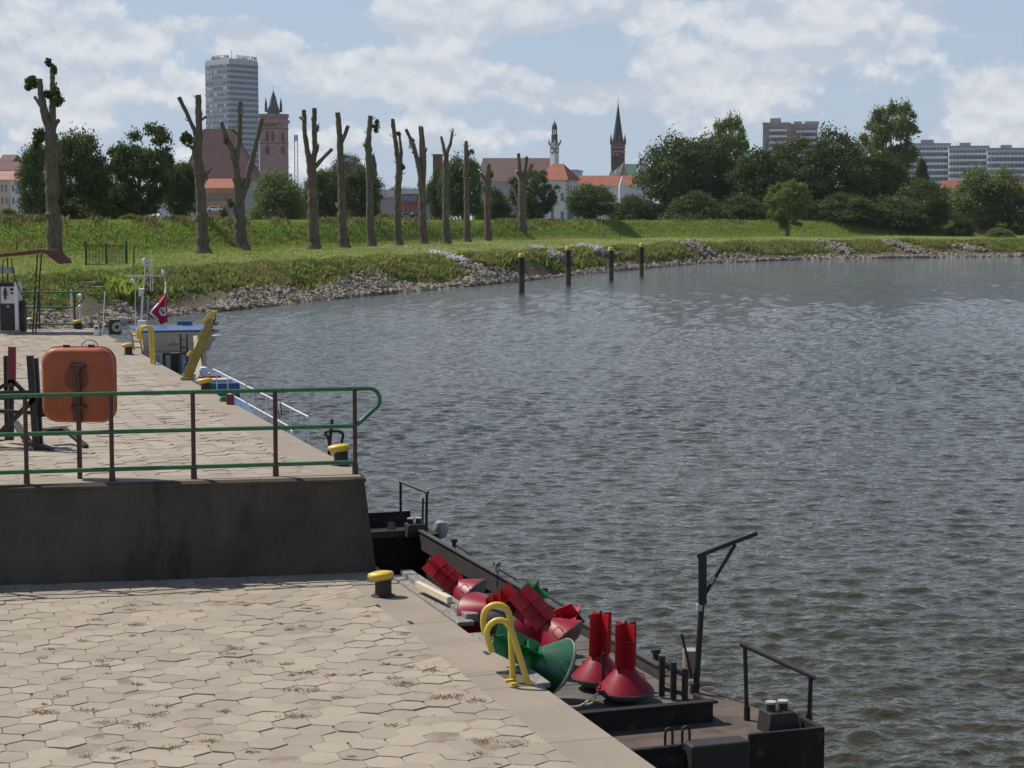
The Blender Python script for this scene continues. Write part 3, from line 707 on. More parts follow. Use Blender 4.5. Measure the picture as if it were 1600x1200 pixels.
tree('conifer_tree', 'narrow distant conifer between the topped tree tops', 'tree', 584, 240, 300, 9, 900, 'far', 'tall', 12)
tree('broadleaf_tree', 'dark leafy tree behind the thin straight topped tree', 'tree', 722, 240, 352, 40, 385, 'dark', 'round', 13)
tree('broadleaf_tree', 'small leafy tree left of the fork-topped tree', 'tree', 688, 262, 352, 22, 395, 'mid', 'round', 14)
tree('broadleaf_tree', 'low dark tree behind the shortest topped tree', 'tree', 772, 278, 352, 32, 420, 'dark', 'mound', 15)
tree('broadleaf_tree', 'leafy tree hiding the white corner house, behind the last topped tree', 'tree', 834, 262, 352, 42, 400, 'dark', 'open', 16)
tree('broadleaf_tree', 'dense round tree standing alone on the dyke slope with its crown down to the grass', 'tree', 925, 286, 366, 41, 408, 'dark', 'round', 17, low=.0)
tree('broadleaf_tree', 'olive tree behind the lone round tree, under the orange roofs', 'tree', 985, 290, 352, 38, 460, 'mid', 'mound', 18)
tree('broadleaf_tree', 'big dark tree at the left end of the tall wood', 'tree', 1052, 214, 352, 56, 470, 'dark', 'round', 19, RB)
tree('broadleaf_tree', 'dark tree squeezed in behind the left end of the tall wood', 'tree', 1108, 212, 352, 50, 480, 'dark', 'round', 2, RB)
tree('poplar_tree', 'pale airy poplar rising behind the left end of the tall wood', 'tree', 1134, 174, 340, 38, 520, 'light', 'open', 24)
tree('broadleaf_tree', 'dark tree left of the small light tree', 'tree', 1185, 232, 354, 50, 470, 'mid', 'round', 21, RB)
tree('broadleaf_tree', 'dark tree rising behind the small light tree', 'tree', 1245, 212, 354, 54, 478, 'dark', 'round', 22, RB)
tree('broadleaf_tree', 'highest dark tree in the middle of the tall wood', 'tree', 1300, 202, 356, 46, 474, 'dark', 'round', 23, RB)
tree('poplar_tree', 'tall airy poplar standing out above the right of the wood', 'tree', 1388, 155, 300, 50, 540, 'willow', 'open', 24)
tree('broadleaf_tree', 'olive-topped tree under the tall airy poplar', 'tree', 1368, 238, 358, 52, 476, 'mid', 'round', 25, RB)
tree('broadleaf_tree', 'dark tree at the right end of the tall wood, lower than its neighbours', 'tree', 1440, 282, 368, 42, 462, 'mid', 'round', 26, RB)
tree('conifer_tree', 'narrow dark tree before the long apartment block', 'tree', 1436, 243, 330, 16, 560, 'dark', 'tall', 27)
tree('broadleaf_tree', 'small light green tree in front of the dark wood', 'tree', 1229, 279, 362, 37, 432, 'light', 'open', 28)
tree('broadleaf_tree', 'low dark tree under the highest tree of the wood', 'tree', 1320, 290, 362, 52, 458, 'dark', 'mound', 29, RB)
tree('broadleaf_tree', 'low dark thicket filling the gap under the two leftmost big trees of the wood', 'tree', 1085, 285, 354, 50, 452, 'dark', 'mound', 35, RB)
tree('broadleaf_tree', 'low thicket behind the small light green tree', 'tree', 1240, 295, 360, 56, 462, 'dark', 'mound', 36, RB)
tree('broadleaf_tree', 'broad low thicket between the wood and its lower right-hand end', 'tree', 1395, 285, 366, 52, 458, 'dark', 'mound', 37, RB)
tree('bush', 'low thicket at the left foot of the wood, beside the orange roofs', 'shrub', 1015, 300, 352, 28, 465, 'dark', 'mound', 38, trunk=False)
tree('bush', 'dark thicket at the foot of the white house trees on the left', 'shrub', 140, 290, 352, 62, 226, 'dark', 'mound', 38, trunk=False)
tree('broadleaf_tree', 'low dark tree left of the highest tree of the wood', 'tree', 1160, 292, 352, 40, 455, 'dark', 'mound', 30, RB)
tree('willow_tree', 'wide grey-green willow at the right end of the bank', 'tree', 1538, 256, 370, 62, 470, 'willow', 'round', 31)
tree('willow_tree', 'olive willow at the waterside, right of the wide one', 'tree', 1606, 290, 372, 40, 462, 'mid', 'mound', 32)
tree('bush', 'pale shrub at the water meadow under the wide willow', 'shrub', 1560, 352, 384, 26, 420, 'willow', 'mound', 33, trunk=False)
tree('bush', 'dark scrub under the wide willow on its left', 'shrub', 1500, 325, 372, 22, 455, 'mid', 'mound', 34, trunk=False)
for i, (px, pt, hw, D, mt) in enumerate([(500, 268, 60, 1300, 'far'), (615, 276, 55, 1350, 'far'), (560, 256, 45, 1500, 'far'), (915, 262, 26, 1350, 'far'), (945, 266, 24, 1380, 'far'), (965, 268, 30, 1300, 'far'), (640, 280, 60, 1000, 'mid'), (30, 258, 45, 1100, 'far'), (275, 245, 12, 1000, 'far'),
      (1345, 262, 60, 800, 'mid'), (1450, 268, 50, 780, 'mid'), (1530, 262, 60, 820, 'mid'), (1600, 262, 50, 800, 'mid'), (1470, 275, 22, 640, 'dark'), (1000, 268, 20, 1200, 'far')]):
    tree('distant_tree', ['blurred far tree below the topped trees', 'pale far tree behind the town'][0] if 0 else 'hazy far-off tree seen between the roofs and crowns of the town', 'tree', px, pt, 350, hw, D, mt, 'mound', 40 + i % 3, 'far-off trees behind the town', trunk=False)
rg = np.random.default_rng(55)
# pale stone chutes running up the bank: (px,py) from the top to the waterside
chutes = [[(672, 394), (700, 399), (722, 410), (745, 424), (775, 438)], [(832, 386), (850, 390), (866, 400), (884, 409)], [(902, 384), (922, 385), (938, 391), (950, 400)], [(1068, 378), (1088, 385), (1104, 400)], [(1272, 378), (1300, 384), (1325, 396)], [(1385, 378), (1410, 386), (1440, 396)], [(1498, 385), (1530, 393)]]
def hit(x, y):
    D = float(fS(x)) - 3.0; m = (y - 347) / FP
    while D < 600 and groundz(x, D) < HW - m * D: D += .4
    return D
cpx, cD, cR, wpx, wD, wR = [], [], [], [], [], []
for ci, ch in enumerate(chutes):
    for _ in range(520 if ci < 3 else 330):
        t = rg.random() * (len(ch) - 1); i = int(t); t -= i; x = ch[i][0] * (1 - t) + ch[i + 1][0] * t + rg.normal(0, 3.2 + 1.5 * (i + t) if ci < 3 else 6); y = ch[i][1] * (1 - t) + ch[i + 1][1] * t + rg.normal(0, 1.2)
        D = hit(x, y)
        if ci < 3 and (i + t) < 2.2: wpx.append(x); wD.append(D); wR.append(rg.uniform(.10, .22))
        else: cpx.append(x); cD.append(D); cR.append(rg.uniform(.16, .38))
cells = set()
for a_, b_ in list(zip(wpx, wD)) + list(zip(cpx, cD)):
    for da in (0,):
        for db in (-1, 0, 1): cells.add((int(a_ / 4) + da, int(b_ / 1.6) + db))
def clear_of(px, D): return np.array([(int(a / 4), int(b / 1.6)) not in cells for a, b in zip(px, D)], bool)
# ---- ground cover on bank and dyke: tufts of blades
def tufts(name, n, fn, size, mat, seed, blades=5, label=None):
    rg = np.random.default_rng(seed); px, D, sz = fn(rg, n); X = (px - 800) / FP * D; Z = groundz(px, D)
    kp_ = clear_of(px, D); px, D, sz, X, Z = px[kp_], D[kp_], sz[kp_], X[kp_], Z[kp_]; m = len(px); B = blades
    a = rg.uniform(0, 6.28, (m, B)); lean = rg.uniform(.15, .9, (m, B)); h = size * sz[:, None] * rg.uniform(.6, 1.3, (m, B)); w_ = h * rg.uniform(.10, .22, (m, B))
    bx = X[:, None] + rg.normal(0, .35, (m, B)) * h; by = D[:, None] + rg.normal(0, .35, (m, B)) * h; bz = Z[:, None] - .04 + 0 * bx
    dx, dy = np.cos(a), np.sin(a); pxx, pyy = -dy, dx
    P0 = np.stack([bx - pxx * w_, by - pyy * w_, bz], -1); P1 = np.stack([bx + pxx * w_, by + pyy * w_, bz], -1)
    P2 = np.stack([bx + dx * h * lean * .5 + pxx * w_ * .6, by + dy * h * lean * .5 + pyy * w_ * .6, bz + h * .7], -1); P3 = np.stack([bx + dx * h * lean, by + dy * h * lean, bz + h], -1)
    V = np.stack([P0, P1, P2, P3], 2).reshape(-1, 3); F = np.arange(len(V)).reshape(-1, 4)
    o = npmesh(name, V, F, mat); tag(o, kind='stuff'); return o
def blademat(name, cs):
    s = NT(name); f = s.island(); col = s.mix(s.ramp(f, .2, .8), cs[0], cs[1]); col = s.mix(s.ramp(s.noise(.35, 5, .65), .42, .62), col, cs[2])
    s.color(col); s.set(.7, 0, .2)
    tr = s.n('ShaderNodeBsdfTranslucent'); s.l(col, tr.inputs[0]); mx = s.n('ShaderNodeMixShader'); mx.inputs[0].default_value = .35
    s.l(s.b.outputs[0], mx.inputs[1]); s.l(tr.outputs[0], mx.inputs[2]); s.l(mx.outputs[0], s.out.inputs[0]); return s.m
GM = blademat('meadow_blades', [(.22, .33, .055), (.29, .40, .072), (.29, .29, .085)])
WM = blademat('weed_blades', [(.075, .105, .026), (.14, .165, .045), (.25, .20, .085)])
DM = blademat('dry_blades', [(.25, .21, .10), (.18, .16, .06), (.30, .24, .13)])
def f_levee(rg, n):
    px = rg.uniform(-120, 1720, n); t = rg.uniform(-1, 16, n); D = fT(px) + t; return px, D, np.full(n, 1.0) * (.6 + D / 600)
tufts('dyke_grass', 42000, f_levee, .34, GM, 21, 4)
def f_terr(rg, n):
    px = rg.uniform(-120, 1720, n); S = fS(px) + 15; T = fT(px); D = S + (T - S) * rg.beta(1.2, 1, n); return px, D, (.4 + .45 * rg.random(n))
tufts('terrace_grass', 26000, f_terr, .26, GM, 22, 4)
def f_bank(rg, n):
    px = rg.uniform(-100, 1720, n); t = 3.6 + 14.4 * rg.beta(1.8, 1.3, n); D = fS(px) + t
    pat = np.sin(px * .037) + np.sin(px * .011 + D * .2) + rg.normal(0, .8, n); keep = (pat > -.9) & ((t > 7.0) | (pat > .6)); px, D, t = px[keep], D[keep], t[keep]
    return px, D, (.5 + .8 * rg.random(len(px))) * (.8 + .3 * np.sin(px * .05) ** 2) * np.clip(D / 185, .55, 1)
tufts('bank_weeds', 110000, f_bank, .40, WM, 23, 5)
def f_crest(rg, n):
    px = rg.uniform(-120, 1720, n); t = rg.normal(13.5, 1.6, n); pat = np.sin(px * .09) + np.sin(px * .023 + 1) + rg.normal(0, .6, n)
    k_ = pat > .2; return px[k_], fT(px[k_]) + t[k_], .5 + .9 * rg.random(int(k_.sum()))
tufts('crest_weeds', 9000, f_crest, .62, WM, 31, 5)
tufts('waterside_reeds', 260, lambda rg, n: (rg.normal(194, 4, n), fS(np.full(n, 194.0)) + rg.uniform(4.5, 7.5, n), .8 + .5 * rg.random(n)), .8, GM, 32, 6)
rgb = np.random.default_rng(77); Vs, Fs, n0 = [], [], 0
for _ in range(110):
    bx = rgb.uniform(-60, 1700); by = float(fS(bx)) + rgb.uniform(6.5, 17); bw = rgb.uniform(.4, 1.1) * (by / 250 + .5); n = int(260 * bw)
    if (int(bx / 4), int(by / 1.6)) in cells: continue
    dd = rgb.normal(0, 1, (n, 3)); dd /= np.linalg.norm(dd, axis=1, keepdims=True); dd[:, 2] = np.abs(dd[:, 2])
    c = np.array([(bx - 800) / FP * by, by, gz(bx, by)]); P = c + dd * np.array([bw, bw, .42 * bw + .15]) * rgb.uniform(.45, 1.1, (n, 1))
    v, f = leafcards(rgb, P, dd, .085); Vs.append(v); Fs.append(f + n0); n0 += len(v)
tag(npmesh('bank_brush', np.vstack(Vs), np.vstack(Fs), LM['light']), kind='stuff')
tufts('dry_bank_grass', 14000, f_bank, .40, DM, 24, 4)
tufts('bank_greens', 26000, f_bank, .46, GM, 26, 6)
# ---- riprap: loose quarry stones along the waterline
s = NT('riprap_stone'); f = s.island()
col = s.mix(s.ramp(f, 0, .9), (.095, .08, .062), (.31, .275, .225)); col = s.mix(s.math('MULTIPLY', s.ramp(s.noise(1.5, 6, .7), .45, .7), .5), col, (.20, .155, .105))
s.color(col); s.bump(s.noise(6, 5), .5, .05); M['riprap'] = s.set(.9, 0, .2)
s = NT('fresh_white_stone'); f = s.island(); s.color(s.mix(f, (.52, .51, .50), (.33, .32, .31))); M['whitestone'] = s.set(.85, 0, .2)
_t = (1 + 5 ** .5) / 2
ICO = np.array([(-1, _t, 0), (1, _t, 0), (-1, -_t, 0), (1, -_t, 0), (0, -1, _t), (0, 1, _t), (0, -1, -_t), (0, 1, -_t), (_t, 0, -1), (_t, 0, 1), (-_t, 0, -1), (-_t, 0, 1)]) / math.sqrt(1 + _t * _t)
ICF = np.array([(0, 11, 5), (0, 5, 1), (0, 1, 7), (0, 7, 10), (0, 10, 11), (1, 5, 9), (5, 11, 4), (11, 10, 2), (10, 7, 6), (7, 1, 8), (3, 9, 4), (3, 4, 2), (3, 2, 6), (3, 6, 8), (3, 8, 9), (4, 9, 5), (2, 4, 11), (6, 2, 10), (8, 6, 7), (9, 8, 1)])
def stones(name, px, D, r, mat, seed, sink=.25):
    rg = np.random.default_rng(seed); n = len(px); X = (px - 800) / FP * D; Z = groundz(px, D) + r * (.5 - sink)
    Qm = rg.normal(0, 1, (n, 3, 3)); Qm, _ = np.linalg.qr(Qm)
    P = ICO[None] * rg.uniform(.72, 1.25, (n, 12, 1)) * (rg.uniform(.55, 1.25, (n, 1, 3)))
    P = np.einsum('nij,nvj->nvi', Qm, P) * r[:, None, None] + np.stack([X, D, Z], -1)[:, None, :]
    F = (ICF[None] + (np.arange(n) * 12)[:, None, None]).reshape(-1, 3)
    o = npmesh(name, P.reshape(-1, 3), F, mat); tag(o, kind='stuff'); return o
rg = np.random.default_rng(5); n = 15500
px = rg.uniform(-60, 1720, n); px = np.where(rg.random(n) < .45, rg.uniform(-60, 820, n), px)
width = np.interp(px, [-100, 150, 300, 600, 780, 900, 1100, 1700], [8.5, 8.5, 8, 7, 8, 6, 5.5, 4.6]); width = width * (.8 + .3 * np.sin(px * .035) + .25 * np.sin(px * .011 + 2)) 
D = fS(px) - 1.6 + width * rg.beta(1.05, 1.35, n)
stones('riprap', px, D, rg.uniform(.12, .31, n) * np.interp(px, [0, 800, 1600], [.95, 1.15, 1.5]), M['riprap'], 6)
stones('pale_rubble', np.array(wpx), np.array(wD), np.array(wR) * 1.2, M['whitestone'], 8, .1)
stones('bank_rubble', np.array(cpx), np.array(cD), np.array(cR) * 1.2, M['riprap'], 9, .1)
# ================================================================ TOWN
M['plaster_w'] = paint('white_plaster', (.66, .65, .62), (.56, .55, .52), .85, .15, .6)
M['plaster_b'] = paint('beige_plaster', (.52, .45, .33), (.44, .38, .28), .85, .2, .6)
M['orange_wall'] = paint('ochre_plaster', (.42, .24, .10), (.50, .36, .2), .85, .1, .6)
M['redwall'] = paint('red_plaster', (.36, .075, .055), (.28, .06, .045), .85, .2, .6)
M['greywall'] = paint('grey_plaster', (.36, .35, .34), (.28, .27, .26), .85, .2, .6)
M['concretepanel'] = paint('grey_panel', (.50, .51, .52), (.42, .43, .44), .8, .1, .6)
M['facade_w'] = paint('white_facade', (.8, .8, .8), (.72, .72, .73), .8, .2, .6)
M['brownpanel'] = paint('brown_panel', (.36, .28, .25), (.30, .23, .205), .85, .2, .6)
M['roof_o'] = paint('orange_roof_tiles', (.32, .105, .065), (.23, .08, .055), .85, .3, .8)
M['roof_p'] = paint('pale_red_roof_tiles', (.37, .19, .145), (.30, .15, .12), .85, .3, .8)
M['roof_m'] = paint('maroon_roof_tiles', (.115, .042, .042), (.09, .036, .036), .8, .2, .8)
M['roof_br'] = paint('brown_roof_tiles', (.15, .09, .075), (.11, .068, .058), .85, .3, .8)
M['roof_w'] = paint('pale_sheet_roof', (.55, .55, .54), (.45, .45, .44), .6, .4, .6)
M['roof_g'] = paint('green_copper', (.05, .14, .09), (.035, .10, .065), .6, .4, .8)
M['patina'] = paint('dark_patina', (.075, .095, .085), (.05, .065, .06), .6, .6, .8)
M['slate'] = paint('dark_slate', (.035, .045, .055), (.025, .03, .038), .5, .6, .8)
M['brick'] = paint('dark_red_brick', (.17, .07, .055), (.12, .05, .042), .9, .7, .8)
M['pinkbrick'] = paint('weathered_pink_brick', (.38, .26, .22), (.29, .17, .145), .9, .35, 1)
M['winglass'] = paint('blue_window_glass', (.10, .14, .18), (.18, .22, .26), .15, .3, .9, bump=0)
M['towerglass'] = paint('tower_window_glass', (.085, .13, .18), (.055, .085, .125), .15, .12, .9, bump=0)
M['blind'] = paint('drawn_blind', (.52, .53, .54), (.4, .41, .43), .7, .3, .6)
def building(name, label, cat, D, c, l, r, yt, yb, phi, wall, winA=None, winB=None, roof=None, roofmat=None, rooftop=None, group=None, winmat='winglass', foot=None, over=.3, wname='window', rides=None):
    """corner of the two visible walls at px c; left wall runs to px l, right wall to px r"""
    ph = R(phi); k = D / FP; cx = (c - 800) * k; zt = HW + (347 - yt) * k; zb = HW + (347 - yb) * k if foot is None else foot
    WLn = max((c - l) * k / math.cos(ph), .5); WR = max((r - c) * k / math.sin(ph), .5) if phi > 0 else (r - c)
    g = root(name, (0, 0, 0), label, cat, group); H = zt - zb
    mb = MB(); mb.box((-WLn / 2, WR / 2, H / 2), (WLn, WR, H)); mb.build('wall', M[wall], g)
    def grid(spec, face):
        if not spec: return
        nx, nz, fw, fh, z0, z1 = spec[:6]; L = WLn if face == 'A' else WR
        strips = len(spec) > 6 and spec[6] == 'rows'
        for j in range(nz):
            zc = H * (z0 + (z1 - z0) * (j + .5) / nz); hh = H * (z1 - z0) / nz * fh
            if strips:
                mb = MB()
            for i in range(nx):
                t = (i + .5) / nx; wd = L / nx * fw
                if not strips: mb = MB()
                if face == 'A': mb.box((-L + L * t, -.03, zc), (wd, .12, hh))
                else: mb.box((.03, L * t, zc), (.12, wd, hh))
                if not strips: mb.build(wname, M[winmat], g)
            if strips: mb.build(wname + '_row', M[winmat], g)
    grid(winA, 'A'); grid(winB, 'B')
    if roof:
        rm = M[roofmat]; mb = MB(); zr = HW + (347 - rooftop) * k - zb; o_ = over * (1 if D < 400 else 2.2)
        x0, x1, y0, y1 = -WLn - o_, o_, -o_, WR + o_
        if roof == 'gable':    # ridge parallel to the left wall
            ym = (y0 + y1) / 2; V_ = [(x0, y0, H - .1), (x1, y0, H - .1), (x1, y1, H - .1), (x0, y1, H - .1), (x0, ym, zr), (x1, ym, zr)]
            mb.add(V_, [(0, 1, 5, 4), (3, 4, 5, 2), (0, 4, 3), (1, 2, 5), (0, 3, 2, 1)])
        elif roof == 'gabley':
            xm = (x0 + x1) / 2; V_ = [(x0, y0, H - .1), (x1, y0, H - .1), (x1, y1, H - .1), (x0, y1, H - .1), (xm, y0, zr), (xm, y1, zr)]
            mb.add(V_, [(0, 1, 4), (1, 2, 5, 4), (2, 3, 5), (3, 0, 4, 5), (0, 3, 2, 1)])
        elif roof == 'hip':
            q = min((x1 - x0), (y1 - y0)) * .5; ym = (y0 + y1) / 2
            V_ = [(x0, y0, H - .1), (x1, y0, H - .1), (x1, y1, H - .1), (x0, y1, H - .1), (x0 + q, ym, zr), (x1 - q, ym, zr)]
            mb.add(V_, [(0, 1, 5, 4), (1, 2, 5), (2, 3, 4, 5), (3, 0, 4), (0, 3, 2, 1)])
        elif roof == 'flat':
            mb.box(((x0 + x1) / 2, (y0 + y1) / 2, (H + zr) / 2 - .05), (x1 - x0, y1 - y0, abs(zr - H) + .1))
        mb.build('roof', rm, g)
    g.location = (cx, D, zb); g.rotation_euler = (0, 0, -ph)
    return g, WLn, WR, H, k
def kid(g, name, mb, mat, parent=None): return mb.build(name, M[mat] if isinstance(mat, str) else mat, parent or g)
# -- office tower with its bands of windows
FL = 28
g, A, B, H, k = building('office_tower', 'tall pale office tower with dark window bands and rooftop lettering, above all the town', 'tower', 1150, 363, 319, 402, 97, 345, 43, 'concretepanel', foot=0.0)
fh = 8.62 * k; rr = random.Random(4)
for i in range(27):
    z = H - 1.9 - fh * (i + .5) + .25
    if z < 4: break
    mb = MB(); mb.box((-A / 2, -.12, z), (A - .6, .3, fh * .52)); b1 = kid(g, 'window_band', mb, 'towerglass')
    mb = MB(); mb.box((.12, B / 2, z), (.3, B - .6, fh * .52)); b2 = kid(g, 'window_band', mb, 'towerglass')
    mb = MB(); n = 0
    for q in range(15):
        x = -A + .6 + (A - 1.2) * (q + .5) / 15; mb.box((x - (A / 30), -.30, z), (.28, .1, fh * .52))
    mb.box((-A / 2, -.30, z + fh * .26), (A - .8, .1, .12)); kid(g, 'glazing_grid', mb, 'concretepanel', b1)
    mb = MB()
    for q in range(6):
        if rr.random() < .62:
            j = rr.choice((1, 3, 6, 9, 12, 13)); x = -A + .6 + (A - 1.2) * (j + .5) / 15; mb.box((x, -.29, z), (A / 16 * rr.choice((.9, 1.9)), .08, fh * .5))
    if mb.v: kid(g, 'blind', mb, 'blind', b1)
    mb = MB()
    for q in range(14): mb.box((.30, B * (q + .5) / 14, z), (.1, .25, fh * .52))
    mb.box((.30, B / 2, z + fh * .26), (.1, B - .8, .12)); kid(g, 'glazing_grid', mb, 'concretepanel', b2)
mb = MB(); mb.box((-A / 2, B / 2, H + .3), (A * .96, B * .96, .8)); kid(g, 'roof', mb, 'concretepanel')
mb = MB(); mb.cyl((-A * .12, B * .18, H), (-A * .12, B * .18, H + 6.5), .16, .1, 6)
for q in (3.4, 4.6, 5.6): mb.bar((-A * .12 - .9, B * .18, H + q), (-A * .12 + .9, B * .18, H + q), .14)
kid(g, 'antenna', mb, 'grey')
def letters(txt, width, height):
    c = bpy.data.curves.new('t', 'FONT'); c.body = txt; c.size = 1; c.extrude = .05; c.offset = .012
    to = bpy.data.objects.new('t', c); COL.objects.link(to); dg = bpy.context.evaluated_depsgraph_get(); dg.update()
    me = bpy.data.meshes.new_from_object(to.evaluated_get(dg)); bpy.data.objects.remove(to); bpy.data.curves.remove(c)
    xs = [v.co.x for v in me.vertices]; ys = [v.co.y for v in me.vertices]; sx = width / (max(xs) - min(xs)); sy = height / (max(ys) - min(ys)); mx = (max(xs) + min(xs)) / 2
    for v in me.vertices: v.co.x = (v.co.x - mx) * sx; v.co.y = (v.co.y - min(ys)) * sy
    return me
M['signdark'] = paint('dark_blue_letters', (.03, .045, .085), (.03, .04, .07), .5)
def putletters(txt, wd, ht, loc, rz, parent):
    me = letters(txt, wd, ht); me.materials.append(M['signdark']); o = bpy.data.objects.new('lettering', me); COL.objects.link(o); o.parent = parent; o.location = loc; o.rotation_euler = (R(90), 0, rz); return o
putletters('ODERTURM', A * .70, 2.2, (-A * .40, .6, H + 1.0), 0, g)
putletters('ODERTURM', B * .70, 2.2, (-.6, B * .62, H + 1.0), R(90), g)
putletters('ODERTURM', A * .6, 2.2, (-A * .62, B - .6, H + 1.0), R(180), g)
putletters('ODERTURM', B * .6, 2.2, (-A + .6, B * .5, H + 1.0), R(-90), g)
mb = MB()
for q in range(22):
    mb.box((-A + A * (q + .5) / 22, .6, H + .8), (.12, .12, .8)); mb.box((-.6, B * (q + .5) / 22, H + .8), (.12, .12, .8))
mb.box((-A / 2, .6, H + .8), (A, .1, .1)); mb.box((-.6, B / 2, H + .8), (.1, B, .1)); kid(g, 'sign_rail', mb, 'grey')
# -- square brick church tower
g, A, B, H, k = building('church_tower', 'square weathered pink brick church tower with a dark pointed helm', 'tower', 1050, 436, 406, 450, 184, 345, 28, 'pinkbrick', foot=2)
def lancet(g, face, t, z0, z1, w_, L, mat='brick', name='lancet_window'):
    mb = MB(); pts = []; hh = z1 - z0
    for (a, b) in ((-1, 0), (1, 0), (1, .68), (.62, .88), (0, 1), (-.62, .88), (-1, .68)):
        pts.append((a * w_ / 2, z0 + b * hh))
    if face == 'A': mb.slab([(-L + L * t + a, -.18, b) for a, b in pts], (0, .2, 0))
    else: mb.slab([(.18, L * t + a, b) for a, b in pts], (-.2, 0, 0))
    return kid(g, name, mb, mat)
def band(name, z, h, mat, d=.25):
    mb = MB(); mb.box((-A / 2, B / 2, z), (A + 2 * d, B + 2 * d, h)); return kid(g, name, mb, mat)
def yz(y): return HW + (347 - y) * k - g.location.z
band('battlement_band', yz(191), 5 * k, 'pinkbrick', .7); band('brick_band', yz(202), 1.2 * k, 'brick'); band('brick_band', yz(225), 1.1 * k, 'brick')
mb = MB()
for q in range(7): mb.box((-A * (q + .5) / 7, -.4, H + .7), (A / 11, 1.0, 2.0))
for q in range(5): mb.box((.4, B * (q + .5) / 5, H + .7), (1.0, B / 8, 2.0))
for q in range(7): mb.box((-A * (q + .5) / 7, B + .4, H + .7), (A / 11, 1.0, 2.0))
for q in range(5): mb.box((-A - .4, B * (q + .5) / 5, H + .7), (1.0, B / 8, 2.0))
kid(g, 'battlements', mb, 'pinkbrick')
for q in range(9): lancet(g, 'A', (q + .5) / 9, yz(199), yz(193.5), A / 14, A, 'brick', 'blind_niche')
for t in (.45, .75): lancet(g, 'A', t, yz(222), yz(205), 1.9, A, 'brick' if t > .5 else 'slate')
lancet(g, 'A', .45, yz(241.5), yz(227), 2.9, A, 'slate'); lancet(g, 'A', .15, yz(222), yz(206), 1.6, A, 'pinkbrick')
lancet(g, 'B', .5, yz(223), yz(206), 2.4, B, 'brick'); lancet(g, 'B', .5, yz(241), yz(229), 2.8, B, 'slate')
mx_, my_ = -A / 2, B / 2; hw_ = 10.5 * k / 1.2
mb = MB(); mb.lathe([(hw_ * 1.25, H), (hw_ * 1.05, yz(172)), (hw_ * .78, yz(165)), (hw_ * .45, yz(153)), (.12, yz(143))], (mx_, my_, 0), 8); hel = kid(g, 'helm', mb, 'patina')
for sx in (-1, 1):
    for sy in (-1, 1):
        mb = MB(); mb.lathe([(.9, yz(176)), (.8, yz(164)), (.05, yz(153))], (mx_ + sx * hw_ * .95, my_ + sy * hw_ * .95, 0), 6); kid(g, 'corner_turret', mb, 'patina')
mb = MB(); mb.cyl((mx_, my_, yz(143)), (mx_, my_, yz(135)), .12, .06, 5); mb.box((mx_, my_, yz(138)), (.9, .12, .2)); kid(g, 'cross', mb, 'grey', hel)
# -- church nave with its huge steep roof
def poly_building(name, label, cat, D, wallz, roofpts, depth, roofmat, wallmat, extra=None, group=None, wall=None):
    k = D / FP; X0 = (roofpts[0][0] - 800) * k; g = root(name, (X0, D, 2.0), label, cat, group)
    P = [Vector(((a - 800) * k, D, HW + (347 - b) * k)) for a, b in roofpts]
    mb = MB(); mb.slab(P, (0, depth, 0)); mb.build('roof', M[roofmat], g)
    a0, a1, y0, y1 = wall; mb = MB(); mb.box(((a0 + a1) / 2 * k - 800 * k, D + depth / 2, (HW + (347 - y0) * k + 1) / 2), ((a1 - a0) * k, depth - .6, HW + (347 - y0) * k - 1)); mb.build('wall', M[wallmat], g)
    return g
def nave(name, label, D, x0, x1, xr0, xr1, ye, yr, dep, rm, wm, group=None, cat='church'):
    """long roof facing us: eaves x0..x1 at ye, ridge xr0..xr1 at yr standing dep/2 behind"""
    k = D / FP; g = root(name, ((x0 + x1) / 2 * k - 800 * k, D, 2.0), label, cat, group); k2 = (D + dep / 2) / FP
    ze = HW + (347 - ye) * k; zr = HW + (347 - yr) * k2
    a = [((x0 - 800) * k, D, ze), ((x1 - 800) * k, D, ze), ((x1 - 800) * k, D + dep, ze), ((x0 - 800) * k, D + dep, ze), ((xr0 - 800) * k2, D + dep / 2, zr), ((xr1 - 800) * k2, D + dep / 2, zr)]
    mb = MB(); mb.add(a, [(0, 1, 5, 4), (1, 2, 5), (2, 3, 4, 5), (3, 0, 4), (0, 3, 2, 1)]); mb.build('roof', M[rm], g)
    mb = MB(); mb.box((((x0 + x1) / 2 - 800) * k, D + dep / 2, (ze + 1) / 2), ((x1 - x0) * k - 1, dep - 1, ze - 1.1)); mb.build('wall', M[wm], g)
    return g, k, k2, ze, zr
g, k, k2, ze, zr = nave('church_nave', 'church nave under a huge steep maroon roof below the office tower', 980, 284, 404, 322, 368, 282, 203, 34, 'roof_m', 'greywall')
for (x, y) in ((304, 247), (303, 262)):
    mb = MB(); X = (x - 800) * k; mb.box((X, 985, HW + (347 - y) * k), (1.6, 9, 1.8)); mb.build('dormer', M['slate'], g)
